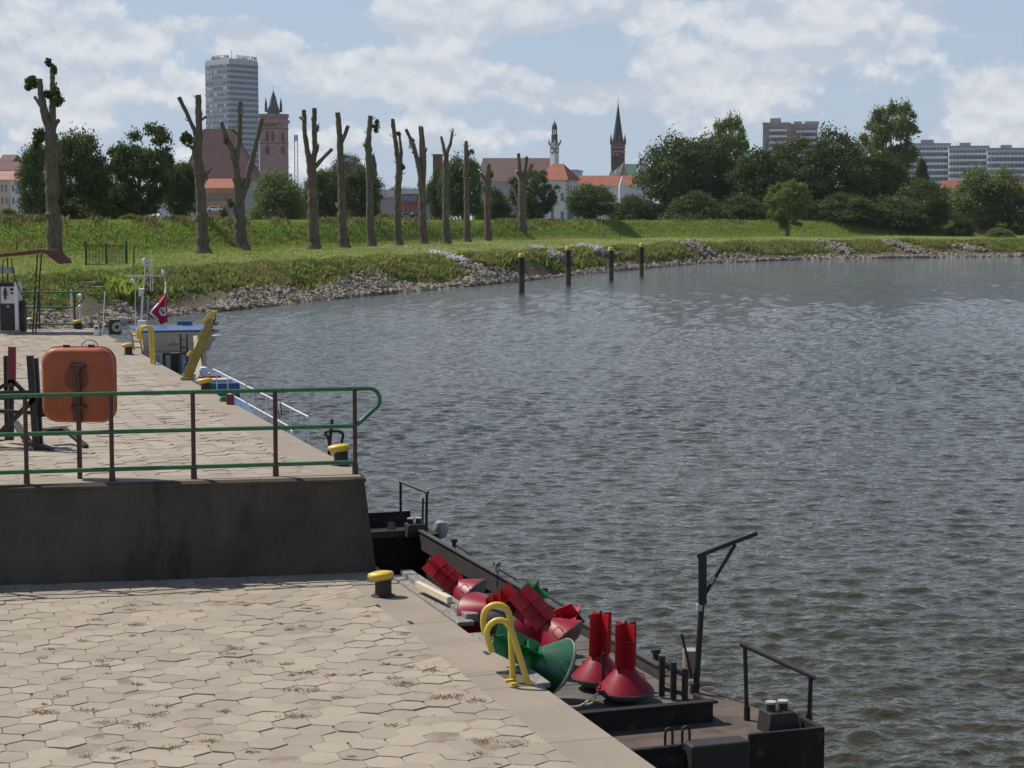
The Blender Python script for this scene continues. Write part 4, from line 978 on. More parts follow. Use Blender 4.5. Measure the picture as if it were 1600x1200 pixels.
# -- houses left
building('town_house', 'beige four-storey house with cornice at the far left edge', 'house', 520, 17, -60, 30, 281, 345, 6, 'plaster_b', (12, 4, .42, .55, .04, .95), None, 'gable', 'roof_p', 266, foot=2.5)
building('town_house', 'long white house with rows of narrow windows left of the dark trees', 'house', 512, 64, 18.5, 72, 281, 345, 8, 'plaster_w', (5, 4, .34, .50, .04, .95), None, 'gable', 'roof_p', 266, foot=2.5)
building('town_house', 'house roof in dull red behind the white and beige houses', 'house', 640, 36, -30, 50, 266, 345, 8, 'greywall', None, None, 'gable', 'roof_m', 252, foot=2.5)
building('town_house', 'distant brown-roofed house peeking over the dull red roof', 'house', 900, 24, 4, 30, 253, 345, 12, 'greywall', None, None, 'gable', 'roof_br', 242, foot=2.5)
building('town_house', 'red-roofed house half hidden right of the dark trees', 'house', 700, 282, 250, 296, 268, 345, 12, 'plaster_w', None, None, 'gable', 'roof_o', 256, foot=2.5)
building('town_house', 'white house glimpsed between the dark leafy trees', 'house', 560, 160, 90, 172, 272, 345, 8, 'plaster_w', (8, 4, .34, .5, .04, .95), None, 'gable', 'roof_o', 256, foot=2.5)
building('apartment_house', 'ochre house with red roof between the two large topped trees', 'house', 620, 368, 322, 376, 294, 345, 8, 'orange_wall', (11, 3, .5, .6, .06, .95), None, 'gable', 'roof_o', 279, foot=2.0)
# -- middle
g, A, B, H, k = building('red_house', 'red two-storey house with a pale overhanging roof among the topped trunks', 'house', 560, 657, 627.5, 664, 303, 345, 10, 'redwall', (4, 2, .36, .62, .12, .80), None, 'flat', 'roof_w', 295, foot=1.2, over=.35)
mb = MB(); mb.box((-A * .55, -.05, H * .90), (A * .8, .3, H * .14)); kid(g, 'top_window_strip', mb, 'winglass')
building('grey_hall', 'low grey hall with pale sheet roof left of the red house', 'building', 580, 618, 596, 626, 308, 345, 10, 'greywall', (3, 1, .6, .4, .3, .7), None, 'flat', 'roof_w', 297, foot=1.2)
building('town_house', 'grey house half hidden right of the red house', 'house', 600, 690, 664, 700, 303, 345, 10, 'greywall', (4, 2, .3, .5, .1, .9), None, 'gable', 'roof_br', 288, foot=1.2)
building('brick_building', 'dark brick building like a stump at the left end of the long roof', 'building', 900, 688, 677, 692, 243, 345, 14, 'brick', None, None, 'flat', 'brick', 242, foot=2)
nave('town_hall', 'long building under a wide brown tiled roof beside the white clock tower', 880, 745, 872, 755, 862, 284, 248, 26, 'roof_br', 'greywall', cat='building')
for q, x in enumerate((779, 788, 806)):
    pass
g, A, B, H, k = building('clock_tower', 'slim white clock tower with a dark lantern and dome', 'tower', 860, 866, 859, 873, 226, 345, 45, 'plaster_w', foot=2)
cx_, cy_ = -A / 2, B / 2
mb = MB(); mb.box((cx_, cy_, H - .1), (A * 1.3, B * 1.3, 1.2)); kid(g, 'gallery', mb, 'greywall')
for a_, b_ in ((-1.2, -.2), (.2, -.2), (.2, 1.2), (-1.2, 1.2)):
    mb = MB(); mb.box((a_ * A * .92 + (0), b_ * B * .92 + .1, H + 1.1), (.7, .7, 1.6), taper=.5); kid(g, 'finial', mb, 'greywall')
for fc, mt, nm, rr_, dd in (('A', 'patina', 'clock_face', 1.35, .12), ('B', 'patina', 'clock_face', 1.35, .12)):
    zc = yz(236) if False else HW + (347 - 236) * k - g.location.z
    mb = MB(); c0 = Vector((-A / 2, 0, zc)) if fc == 'A' else Vector((0, B / 2, zc)); nv = Vector((0, -1, 0)) if fc == 'A' else Vector((1, 0, 0))
    mb.cyl(c0 - nv * .1, c0 + nv * .14, rr_, n=20); f_ = kid(g, nm, mb, mt)
    mb = MB(); mb.cyl(c0, c0 + nv * .18, rr_ * .62, n=20); kid(g, 'dial', mb, 'plaster_w', f_)
def yz2(y): return HW + (347 - y) * k - g.location.z
mb = MB(); mb.lathe([(5.0 * k * 1.05, H), (4.8 * k, yz2(214)), (5.3 * k, yz2(213.4)), (5.2 * k, yz2(212)), (3.6 * k, yz2(211))], (cx_, cy_, 0), 8); kid(g, 'drum', mb, 'patina')
mb = MB()
for q in range(8): a = q * math.pi / 4; mb.cyl((cx_ + 3.2 * k * math.cos(a), cy_ + 3.2 * k * math.sin(a), yz2(211.5)), (cx_ + 3.2 * k * math.cos(a), cy_ + 3.2 * k * math.sin(a), yz2(203)), .22, n=6)
kid(g, 'lantern', mb, 'patina')
mb = MB(); mb.lathe([(4.4 * k, yz2(203.5)), (4.5 * k, yz2(202.5)), (4.2 * k, yz2(199)), (2.8 * k, yz2(195)), (1.0 * k, yz2(192.5)), (.1, yz2(190))], (cx_, cy_, 0), 12); dm = kid(g, 'dome', mb, 'patina')
mb = MB(); mb.cyl((cx_, cy_, yz2(190)), (cx_, cy_, yz2(185)), .08, .05, 5); mb.box((cx_, cy_, yz2(187)), (.7, .1, .12)); kid(g, 'vane', mb, 'grey', dm)
g, A, B, H, k = building('corner_house', 'white corner house with quoins and orange hipped roof right of the last topped tree', 'house', 520, 886, 840, 904, 281, 345, 32, 'plaster_w', (3, 2, .3, .45, .2, .85), (4, 1, .4, .75, .62, .92), 'hip', 'roof_o', 256, foot=2)
mb = MB()
for q in range(14):
    mb.box((0, 0, H * (q + .5) / 14), (.9 if q % 2 else .55, .9 if q % 2 else .55, H / 28))
kid(g, 'quoins', mb, 'greywall')
mb = MB(); mb.box((1.0, B * .35, H * .42), (2.2, B * .5, H * .42)); bay = kid(g, 'bay_window', mb, 'plaster_w')
mb = MB(); mb.box((2.14, B * .35, H * .42), (.12, B * .36, H * .24)); mb.box((1.0, B * .1 - .06, H * .42), (1.5, .12, H * .26)); kid(g, 'pane', mb, 'winglass', bay)
nave('row_of_roofs', 'long low building with an orange roof and a white gable right of the corner house', 700, 902, 1012, 905, 1010, 291, 275, 14, 'roof_o', 'plaster_w', cat='building')
g2 = root('gable_house', ((973 - 800) * 690 / FP, 690, 2), 'tiny white pointed gable in front of the orange roof', 'house')
k = 690 / FP; mb = MB(); mb.slab([((967 - 800) * k, 690, HW + 56 * k), ((977 - 800) * k, 690, HW + 56 * k), ((971.5 - 800) * k, 690, HW + 70.5 * k)], (0, 5, 0)); mb.build('gable', M['plaster_w'], g2)
mb = MB(); mb.box(((972 - 800) * k, 692.5, (HW + 56 * k + 2) / 2), (10 * k, 5, HW + 56 * k - 2)); mb.build('wall', M['plaster_w'], g2)
# -- spire church
g, A, B, H, k = building('spire_church_tower', 'slender dark red brick tower with a tall pointed slate spire', 'tower', 1000, 967, 954, 976, 225, 345, 32, 'brick', foot=2)
cx_, cy_ = -A / 2, B / 2
def yz3(y): return HW + (347 - y) * k - g.location.z
for y in (226, 231, 238): 
    mb = MB(); mb.box((cx_, cy_, yz3(y)), (A + .5, B + .5, .8)); kid(g, 'stone_band', mb, 'pinkbrick')
for t in (.28, .5, .72): lancet(g, 'A', t, yz3(259), yz3(242), .85, A, 'slate')
for t in (.3, .7): lancet(g, 'B', t, yz3(259), yz3(242), 1.0, B, 'slate')
for t in (.3, .7): lancet(g, 'A', t, yz3(244), yz3(241.2), .9, A, 'blind', 'stone_head')
mb = MB(); mb.lathe([(A * .66, yz3(226)), (A * .52, yz3(216)), (A * .25, yz3(188)), (.1, yz3(162))], (cx_, cy_, 0), 8); sp_ = kid(g, 'spire', mb, 'slate')
mb = MB(); mb.cyl((cx_, cy_, yz3(162)), (cx_, cy_, yz3(151)), .13, .05, 5); mb.box((cx_, cy_, yz3(156)), (.9, .12, .14)); kid(g, 'cross', mb, 'grey', sp_)
for sx in (0, -1):
    for sy in (0, 1):
        mb = MB(); mb.lathe([(.7, yz3(227)), (.65, yz3(219)), (.04, yz3(210))], (sx * A, sy * B, 0), 6); kid(g, 'corner_turret', mb, 'brick')
for fc in 'AB':
    mb = MB(); L = A if fc == 'A' else B
    if fc == 'A': mb.slab([(-A * .8, -.3, yz3(226)), (-A * .2, -.3, yz3(226)), (-A * .5, -.3, yz3(215))], (0, 1.5, 0))
    else: mb.slab([(.3, B * .2, yz3(226)), (.3, B * .8, yz3(226)), (.3, B * .5, yz3(215))], (-1.5, 0, 0))
    kid(g, 'gable', mb, 'brick')
nave('spire_church_nave', 'church nave with green copper roof right of the pointed spire', 985, 950, 1000, 972, 998, 275, 257, 18, 'roof_g', 'plaster_w')
for x0, x1, yt, mt in ((950, 958, 264, 'roof_w'), (958, 966, 266, 'roof_w'), (992, 999, 264, 'roof_w')):
    k = 980 / FP; g = root('white_gablet', ((x0 - 800) * k, 980, 10), 'small white church gablet at the foot of the green nave roof', 'gable', 'white gablets of the spire church')
    mb = MB(); mb.slab([((x0 - 800) * k, 980, HW + 71 * k), ((x1 - 800) * k, 980, HW + 71 * k), (((x0 + x1) / 2 - 800) * k, 980, HW + (347 - yt) * k)], (0, 4, 0)); mb.build('gable', M[mt], g)
g = root('porch_gable', ((973 - 800) * .338, 978, 10), 'pink pointed church gable between the spire and the green roof', 'gable'); k = 978 / FP
mb = MB(); mb.slab([((966 - 800) * k, 978, HW + 72 * k), ((980 - 800) * k, 978, HW + 72 * k), ((973 - 800) * k, 978, HW + 92 * k)], (0, 5, 0)); mb.build('gable', M['pinkbrick'], g)
k = 990 / FP; g = root('white_roof_building', ((1005 - 800) * k, 990, 10), 'white rounded roof right of the green church roof', 'building')
mb = MB(); mb.slab([((998 - 800) * k, 990, HW + 68 * k), ((1018 - 800) * k, 990, HW + 68 * k), ((1018 - 800) * k, 990, HW + 86 * k), ((1001 - 800) * k, 990, HW + 89 * k), ((998 - 800) * k, 990, HW + 86 * k)], (0, 14, 0)); mb.build('roof', M['roof_w'], g)
mb = MB(); mb.box(((1008 - 800) * k, 997, HW + 34 * k), (20 * k, 12, 68 * k - .1)); mb.build('wall', M['plaster_w'], g)
building('flat_building', 'grey flat-roofed block peeping over the orange corner roof', 'building', 1100, 900, 882, 912, 267, 345, 10, 'concretepanel', None, None, 'flat', 'greywall', 266, foot=2)
# -- mast
k = 1500 / FP; X = (465 - 800) * k; g = root('radio_mast', (X, 1500, 3), 'thin lattice radio mast right of the church tower', 'mast'); mb = MB(); zt = HW + (347 - 212) * k
for sx, sy in ((-1, -1), (1, -1), (1, 1), (-1, 1)): mb.bar((X + sx * 1.3, 1500 + sy * 1.3, 3), (X + sx * 1.3, 1500 + sy * 1.3, zt), .3)
for q in range(22):
    z = 3 + (zt - 3) * q / 22; z2 = 3 + (zt - 3) * (q + 1) / 22; mb.bar((X - 1.3, 1498.7, z), (X + 1.3, 1498.7, z2), .18); mb.bar((X - 1.3, 1498.7, z2), (X + 1.3, 1498.7, z2), .18)
mb.build('lattice', M['grey'], g)
mb = MB(); mb.cyl((X, 1500, zt - 5), (X, 1500, zt - .5), 1.7, n=10); mb.build('antenna_ring', M['concretepanel'], g)
# -- slab blocks on the right
def slab_block(lab, D, c, l, r, yt, storeys, nx, phi=8, wall='concretepanel', group=None, band_='plaster_w', foot=2, pen=None, wd_=.97, sh_=0):
    g, A, B, H, k = building('apartment_block', lab, 'apartment block', D, c, l, r, yt, 345, phi, wall, group=group, foot=foot)
    fhh = 2.9; zt = H - 1.0; rr = random.Random(int(l)); i = 0
    while zt - fhh * i > H * .35 and i < storeys:
        z = zt - fhh * (i + .5); i += 1
        mb = MB(); mb2 = MB(); mb3 = MB(); n = nx
        for q in range(n):
            x = -A + A * (q + .5) / n
            pass
            if abs(x + A / 2 - A * sh_) < A * wd_ / 2: mb2.box((x, -.08, z + .3), (A / n * .72, .3, 1.35))
        mb.box((-A / 2 + A * sh_, -.9, z - .75), (A * wd_, 1.6, 1.0))
        row = kid(g, 'window_row', mb2, 'winglass'); kid(g, 'balcony_row', mb, band_, row)
    mb = MB(); mb.box((-A / 2, B / 2, H + .3), (A + .6, B + .6, .7)); kid(g, 'roof', mb, 'greywall')
    for (t, wd, hh) in (pen or []):
        mb = MB(); mb.box((-A + A * t, B * .5, H + .6 + hh / 2), (wd, B * .5, hh)); kid(g, 'roof_housing', mb, 'greywall')
    return g, A, B, H
slab_block('brown high-rise block behind the wood with a white lift housing on its roof', 900, 1230, 1190, 1236, 195, 9, 6, 12, 'brownpanel', None, 'facade_w', 2, [(.45, 5, 2.2)], .66, .08)
slab_block('lower wing of the brown high-rise stepping down to the right', 915, 1273, 1230.5, 1281, 197, 8, 7, 10, 'brownpanel', None, 'facade_w', 2, [(.3, 4, 1.4), (.8, 7, 1.4)], .72, .12)
slab_block('small piece of a slab block between the wood and the airy poplar', 900, 1352, 1322, 1356, 227, 6, 6, 8, 'concretepanel')
slab_block('long grey slab block with pale balconies, the one nearest the airy poplar', 880, 1480, 1412, 1486, 227, 7, 13, 8, 'concretepanel', None, 'facade_w', 2, [(.5, 6, 1.8), (.1, 2, 1)])
slab_block('long grey slab block in the middle of the three', 872, 1540, 1480, 1546, 231, 7, 11, 8, 'concretepanel', None, 'facade_w', 2, [(.42, 5, 1.6)])
slab_block('long slab block cut by the right edge of the view', 864, 1640, 1541, 1646, 234, 7, 17, 8, 'concretepanel', None, 'facade_w', 2, [(.3, 5, 1.5)])
building('town_house', 'small house with bright red roof between the wood and the wide willow', 'house', 640, 1494, 1472, 1500, 294, 345, 30, 'plaster_w', (2, 1, .3, .4, .3, .7), None, 'gable', 'roof_o', 282, foot=2)
building('town_house', 'red-roofed house corner at the far right behind the willow', 'house', 700, 1610, 1588, 1620, 296, 345, 12, 'plaster_w', None, None, 'gable', 'roof_o', 283, foot=2)
# -- parked cars on the street behind the dyke
M['tyre'] = paint('tyre', (.02, .02, .02), (.03, .03, .03), .9)
def car(px, py, D, col, label, rz=0):
    k = D / FP; X = (px - 800) * k; z = HW + (347 - py) * k; g = root('parked_car', (0, 0, 0), label, 'car', 'cars parked in the town street')
    pr = [(-2.1, .3), (2.1, .3), (2.12, .75), (1.25, .88), (.65, 1.38), (-1.1, 1.42), (-1.85, .92), (-2.12, .8)]
    mb = MB(); mb.slab([(a, -.82, b) for a, b in pr], (0, 1.64, 0)); mb.build('body', M[col], g, bevel=.06)
    mb = MB(); mb.slab([(a, -.84, b) for a, b in [(-1.5, .92), (1.05, .9), (.58, 1.3), (-1.0, 1.33)]], (0, 1.68, 0)); mb.build('window', M['glass'], g)
    for a in (-1.35, 1.35):
        for b in (-.78, .78):
            mb = MB(); mb.cyl((a, b - .1, .32), (a, b + .1, .32), .32, n=14); mb.build('wheel', M['tyre'], g)
    g.location = (X, D, z); g.rotation_euler = (0, 0, rz)
    mb = MB(); mb.box((0, 0, 0), (9, 5, .2)); p = mb.build('street', M['greywall']); p.location = (X, D, z - .1); tag(p, kind='structure')
M['carw'] = paint('white_car_paint', (.7, .7, .7), (.6, .6, .6), .25); M['card'] = paint('dark_car_paint', (.03, .035, .05), (.03, .03, .04), .25); M['carg'] = paint('green_car_paint', (.12, .3, .1), (.1, .25, .08), .3)
car(338, 331, 480, 'carw', 'white car parked between the two large topped trees', .1)
car(636, 341, 520, 'carg', 'green and white car parked before the red house', .1)
car(652, 340, 520, 'card', 'dark blue car parked at the corner of the red house', .3)
car(808, 343, 430, 'card', 'grey-blue car at the foot of the white corner house', .2)
# ================================================================ QUAY FURNITURE
def arc(c, a, b, r, t0, t1, n=8):      # arc in the plane of unit vectors a,b
    return [Vector(c) + Vector(a) * (r * math.cos(t0 + (t1 - t0) * i / n)) + Vector(b) * (r * math.sin(t0 + (t1 - t0) * i / n)) for i in range(n + 1)]
def railing(label, feet, rails, loop, group=None, pr=.029, rr=.027):
    """feet: world points of the posts left to right; loop: length of the rounded river end"""
    g = root('quay_railing', tuple(feet[len(feet) // 2]), label, 'railing', group)
    hts = rails; d = (feet[-1] - feet[-2]).normalized()
    for p in feet:
        mb = MB(); mb.cyl(p - Vector((0, 0, .02)), p + Vector((0, 0, hts[0] - .01)), pr, n=12); q = mb.build('post', M['rustbrown'], g, True)
        mb = MB(); mb.cyl(p - Vector((0, 0, .01)), p + Vector((0, 0, .13)), pr * 1.42, pr * 1.3, 12); mb.build('post_sleeve', M['rustbrown'], q, True)
    Z = Vector((0, 0, 1)); top = [p + Z * hts[0] for p in feet]; mid = [p + Z * hts[1] for p in feet]; low = [p + Z * hts[2] for p in feet]
    hh = hts[0] - hts[1]; rc = hh * .30; e = top[-1]
    path = list(top) + [e + d * (loop - rc) * .6] + arc(e + d * (loop - rc) - Z * rc, Z, d, rc, 0, math.pi * .72, 9) + [mid[-1] + d * .06 + Z * .04, mid[-1]]
    mb = MB(); mb.tube(path, rr, 12); mb.build('top_rail', M['green'], g, True)
    mb = MB(); mb.tube(mid, rr, 12); mb.build('middle_rail', M['green'], g, True)
    mb = MB(); mb.tube(low, rr, 12); mb.build('bottom_rail', M['green'], g, True)
    return g
f0, f1 = at(42, 756.5, ZU), at(555, 740.5, ZU); dd = f1 - f0
feet = [f0 + dd * ((x - 42) / 513.0) for x in (-345, -215, -87)] + [f0] + [at(x, 756.5 - 16 * (x - 42) / 513, ZU) for x in (175.5, 303, 431)] + [f1]
g = railing('green pipe railing with brown posts along the top of the dark retaining wall', feet, (1.115, .63, .155), .33)
mb = MB(); c = feet[-2] + Vector((.0, -.0, .78)); mb.tube([c + Vector((.03, -.02, .2)), c + Vector((.075, -.02, .19)), c + Vector((.085, -.02, .0)), c + Vector((.06, -.02, -.03)), c + Vector((.04, -.02, .08))], .007, 6)
hk = mb.build('shackle', M['black'], g)
a, b = at(62, 513.5, ZU), at(121, 512.5, ZU); a.y = b.y = a.y
step = b - a
railing('green pipe railing with brown posts closing the far end of the upper quay', [a - step * 2, a - step, a, b], (1.12, .66, .14), .30)
# bollards with yellow caps
def bollard(p, label, s_=1.0):
    g = root('mooring_bollard', tuple(p), label, 'bollard', 'yellow-capped mooring bollards')
    p = Vector(p)
    mb = MB(); mb.lathe([(.15 * s_, 0), (.145 * s_, .012), (.104 * s_, .02), (.10 * s_, .10), (.102 * s_, .20 * s_)], p, 24); mb.build('post', M['black'], g, True)
    sh = Matrix(((1, 0, 0), (0, 1, 0), (.10, 0, 1)))
    mb = MB(); mb.lathe([(.100 * s_, .185 * s_), (.135 * s_, .215 * s_), (.158 * s_, .24 * s_), (.160 * s_, .262 * s_), (.145 * s_, .285 * s_), (.09 * s_, .298 * s_), (.0, .30 * s_)], p, 28, M=Matrix(((1.0, 0, -.12), (0, .80, 0), (.10, 0, 1))))
    mb.build('cap', M['yellow'], g, 50)
    return g
bollard(at(599, 931, ZL), 'yellow-capped bollard on the lower quay beside the weathered timber beam')
bollard(at(533, 727, ZU), 'yellow-capped bollard behind the rounded end of the near green railing', .95)
bollard(at(322, 614, ZU), 'yellow-capped bollard just in front of the leaning yellow crane arm', .95)
bollard(at(201, 554, ZU), 'yellow-capped bollard before the far pair of yellow ladder hoops', .95)
bollard(at(123, 514, ZU), 'farthest yellow-capped bollard, at the end of the far green railing', .95)
# ladder with two yellow hoops at the lower quay
D1 = at(803, 1066, ZL).y
g = root('quay_ladder', tuple(at(810, 1066, ZL)), 'ladder with two thick yellow pipe hoops in a notch of the lower quay', 'ladder')
def pipe(pts, Y, dy=0): return [atY(x, y, Y + dy * i) for i, (x, y) in enumerate(pts)]
def smoothpath(P, n=4):
    out = []
    for i in range(len(P) - 1):
        p0, p1, p2, p3 = P[max(i - 1, 0)], P[i], P[i + 1], P[min(i + 2, len(P) - 1)]
        for k in range(n):
            t = k / n; out.append(.5 * ((2 * p1) + (p2 - p0) * t + (2 * p0 - 5 * p1 + 4 * p2 - p3) * t * t + (3 * p1 - p0 - 3 * p2 + p3) * t ** 3))
    return out + [P[-1]]
hA = pipe([(758, 992), (755, 970), (758, 955), (767, 947), (779, 945), (790, 950), (796, 962), (798, 985), (800, 1030), (802, 1080), (803, 1120)], D1 + .12)
hB = pipe([(769, 1019), (763, 1000), (761, 987), (767, 975), (779, 969), (791, 973), (800, 988), (808, 1012), (818, 1045), (827, 1078), (830, 1120)], D1 - .08)
for h in (hA, hB): mb = MB(); mb.tube(smoothpath(h), .031, 12); mb.build('hoop', M['yellow'], g, True)
mb = MB()
for q in range(5): z = ZL - .12 - .28 * q; mb.cyl(Vector((hA[-1].x, D1 + .12, z)), Vector((hB[-1].x, D1 - .08, z)), .014, n=8)
mb.build('rungs', M['yellow'], g)
for (x, y) in ((795, 1063), (804, 1068)): mb = MB(); mb.box(at(x, y, ZL + .012), (.09, .05, .02), .5); mb.build('foot_plate', M['yellow'], g)
# far ladder hoops
D2 = at(238, 568, ZU).y; g = root('quay_ladder', tuple(at(240, 568, ZU)), 'ladder with slim yellow double hoop on the upper quay beside the workboat', 'ladder')
for dx, dy in ((0, 0), (5, .12)):
    h = pipe([(216 + dx, 530), (215 + dx, 518), (220 + dx, 511), (227 + dx, 510), (233 + dx, 515), (235 + dx, 530), (236 + dx, 550), (237 + dx, 572)], D2 - dy)
    mb = MB(); mb.tube(smoothpath(h), .032, 10); mb.build('hoop', M['yellow'], g, True)
# orange lifebuoy housing seen from behind, on its post
Y0 = at(125, 748, ZU).y; k = Y0 / FP
g = root('lifebuoy_box', (at(125, 748, ZU).x, Y0, ZU), 'big orange fibreglass lifebuoy housing with rounded corners, clamped to a brown post', 'lifebuoy box')
pc = at(125, 748, ZU)
mb = MB(); mb.box(pc + Vector((0, 0, .70)), (.055, .055, 1.44)); mb.build('post', M['rustbrown'], g, bevel=.004)
cx, cz = (121 - 125) * k + pc.x, atY(121, 603, Y0).z
def rsq(w_, h_, r_, y, n=7):
    out = []
    for (sx, sz, a0) in ((1, 1, 0), (-1, 1, 90), (-1, -1, 180), (1, -1, 270)):
        for i in range(n + 1):
            a = R(a0 + 90 * i / n); out.append(Vector((cx + sx * (w_ - r_) + r_ * math.cos(a), y, cz + sz * (h_ - r_) + r_ * math.sin(a))))
    return out
W_, H_ = 58 * k, 60.5 * k
rings = [rsq(W_, H_, .20, Y0 + .26), rsq(W_, H_, .20, Y0 + .245), rsq(W_ - .012, H_ - .012, .19, Y0 + .24), rsq(W_ - .015, H_ - .015, .19, Y0 + .12), rsq(W_ - .03, H_ - .03, .18, Y0 + .085), rsq(W_ - .07, H_ - .07, .15, Y0 + .062), rsq(W_ - .16, H_ - .16, .10, Y0 + .055)]
n = len(rings[0]); mb = MB(); mb.v = [tuple(p) for r_ in rings for p in r_]; mb.f = [(a * n + i, a * n + (i + 1) % n, (a + 1) * n + (i + 1) % n, (a + 1) * n + i) for a in range(len(rings) - 1) for i in range(n)]
mb.f += [tuple(range(n)), tuple(range((len(rings) - 1) * n, len(rings) * n))]
hs = mb.build('housing', M['orange'], g, 50)
mb = MB(); P = [Vector((cx, Y0 + .045, cz + .10)) + Vector((.155 * math.cos(a), 0, .175 * math.sin(a))) for a in [math.pi * 2 * i / 22 for i in range(22)]]
mb.slab(P, (0, .012, 0)); mb.build('ring_recess', M['orangeback'], hs, bevel=.006)
for zz, hh in ((.25, .10), (-.30, .32)):
    mb = MB(); mb.slab([Vector((cx + a, Y0 + .047, cz + zz + b)) for a, b in ((-.06, -hh / 2), (.075, -hh / 2), (.075, hh / 2), (-.06, hh / 2))], (0, .012, 0)); mb.build('stiffener', M['orangeback'], hs, bevel=.01)
for yy in (572, 636):
    z = atY(125, yy, Y0).z; mb = MB(); mb.box((pc.x, Y0 - .034, z), (.19, .012, .045)); mb.box((pc.x, Y0 + .036, z), (.19, .014, .05)); cl = mb.build('clamp', M['rustbrown'], g, bevel=.004)
    for sx in (-1, 1): mb = MB(); mb.cyl((pc.x + sx * .075, Y0 - .055, z), (pc.x + sx * .075, Y0 + .06, z), .012, n=6); mb.build('bolt', M['rustbrown'], cl)
for xx in (-.16, .16): mb = MB(); mb.box((cx + xx, Y0 + .22, cz + H_ + .008), (.08, .05, .022)); mb.build('hinge', M['black'], hs)
mb = MB(); mb.tube(arc(Vector((cx + .13, Y0 + .27, cz + H_ - .03)), (1, 0, 0), (0, 0, 1), .11, 0, math.pi, 14), .006, 6); mb.build('wire_handle', M['black'], g)
# steel trestles behind the railing at the left
YT = at(60, 703, ZU).y; kt = YT / FP
g = root('steel_trestle', tuple(at(40, 700, ZU)), 'black welded steel trestle with channel uprights and one red upright, at the left edge', 'trestle')
def T(x, y, dy=0): return atY(x, y, YT + dy)
def chan(a, b, w_, nm, mt='black', dp=.07):
    mb = MB(); mb.bar(a, b, w_, .012, up=(0, 1, 0)); d = (Vector(b) - Vector(a)).normalized(); sd = d.cross(Vector((0, 1, 0))).normalized() * (w_ / 2 - .006)
    for s_ in (-1, 1): mb.bar(Vector(a) + sd * s_ + Vector((0, dp / 2, 0)), Vector(b) + sd * s_ + Vector((0, dp / 2, 0)), .012, dp, up=(0, 1, 0))
    return mb.build(nm, M[mt], g)
chan(T(46, 556, .0), T(56, 700, .0), .09, 'upright'); chan(T(54, 560, .25), T(62, 700, .1), .08, 'upright')
chan(T(18, 542, .6), T(18, 604, .6), .10, 'upright', 'darkred'); chan(T(8, 556, .7), T(10, 688, .8), .05, 'upright'); chan(T(17, 604, .62), T(17, 688, .7), .06, 'upright')
chan(T(-60, 619, .5), T(62, 617, .5), .13, 'crossbeam'); chan(T(-60, 640, .3), T(66, 646, .1), .05, 'crossbeam')
chan(T(-14, 690, .0), T(56, 620, .0), .07, 'brace'); chan(T(-10, 612, .6), T(18, 594, .6), .05, 'brace'); chan(T(38, 614, .6), T(18, 594, .6), .05, 'brace')
chan(T(58, 618, .2), T(62, 652, .2), .22, 'gusset_plate')
mb = MB(); mb.slab([T(50, 692, -.08), T(80, 702, -.08), T(80, 708, -.08), T(52, 709, -.08)], (0, .22, 0)); mb.build('foot', M['black'], g, bevel=.006)
mb = MB(); mb.bar(T(24, 660, 1.2), T(54, 706, .1), .10, .06); mb.bar(T(-60, 690, .5), T(100, 688, 2.2), .10, .05); mb.build('foot', M['black'], g, bevel=.006)
mb = MB(); mb.bar(at(98, 668, ZU + .25), at(135, 698, ZU + .02), .08, .05); mb.bar(at(70, 672, ZU + .22), at(102, 670, ZU + .22), .2, .05); mb.build('skid', M['black'], g, bevel=.006)
chan(T(-46, 540, .6), T(-46, 690, .6), .10, 'upright')
# hook stand by the near upper bollard
p = at(517, 703, ZU - .0); Y = p.y
g = root('barge_pole_rack', tuple(p), 'thin black stand with a short curved arm, by the bollard behind the near railing', 'stand')
mb = MB(); mb.tube([atY(514, 712, Y), atY(515.5, 690, Y), atY(519, 655, Y)], .024, 8); mb.build('pole', M['black'], g, True)
mb = MB(); mb.tube(smoothpath([atY(515, 700, Y), atY(513, 685, Y), atY(508, 677, Y), atY(514, 674, Y), atY(532, 674.5, Y), atY(536, 681, Y), atY(534, 690, Y), atY(535, 702, Y)]), .021, 8); mb.build('arm', M['black'], g, True)
# fuel pump with canopy at the left end
YP = at(14, 521, ZU).y; kp = YP / FP
def P_(x, y, dy=0): return atY(x, y, YP + dy)
g = root('fuel_pump', tuple(at(14, 521, ZU)), 'grey and black fuel pump with white side panel at the left of the upper quay', 'fuel pump')
c0 = P_(14, 480)
def pbox(x0, x1, y0, y1, dy, dp, nm, mt, bev=.006):
    a, b = P_(x0, y1), P_(x1, y0); mb = MB(); mb.box(((a.x + b.x) / 2, YP + dy + dp / 2, (a.z + b.z) / 2), (b.x - a.x, dp, b.z - a.z)); return mb.build(nm, M[mt], g, bevel=bev)
pbox(-2, 25, 441, 520, 0, .45, 'cabinet', 'coping'); pbox(24.2, 27.5, 441, 518, -.03, .5, 'side_panel', 'white'); pbox(-6, -1, 441, 518, -.03, .5, 'side_panel', 'white')
pbox(1, 23.5, 475, 519, -.02, .03, 'lower_panel', 'black'); d_ = pbox(2, 23, 448, 474, -.02, .03, 'display_panel', 'zinc'); pbox(0, 24, 442, 447.5, -.02, .03, 'header', 'black')
for (x0, x1, y0, y1) in ((16, 21, 450, 454), (17.5, 20.5, 456, 459.5), (11, 15, 477, 481)):
    a, b = P_(x0, y1), P_(x1, y0); mb = MB(); mb.box(((a.x + b.x) / 2, YP - .03, (a.z + b.z) / 2), (b.x - a.x, .02, b.z - a.z)); mb.build('meter_window', M['black' if y0 < 470 else 'grey'], d_)
mb = MB(); mb.tube([P_(8, 450, -.06), P_(6.5, 458, -.1), P_(8, 468, -.07)], .028, 8); mb.bar(P_(8, 452, -.07), P_(10, 462, -.1), .03); mb.build('nozzle', M['black'], g)
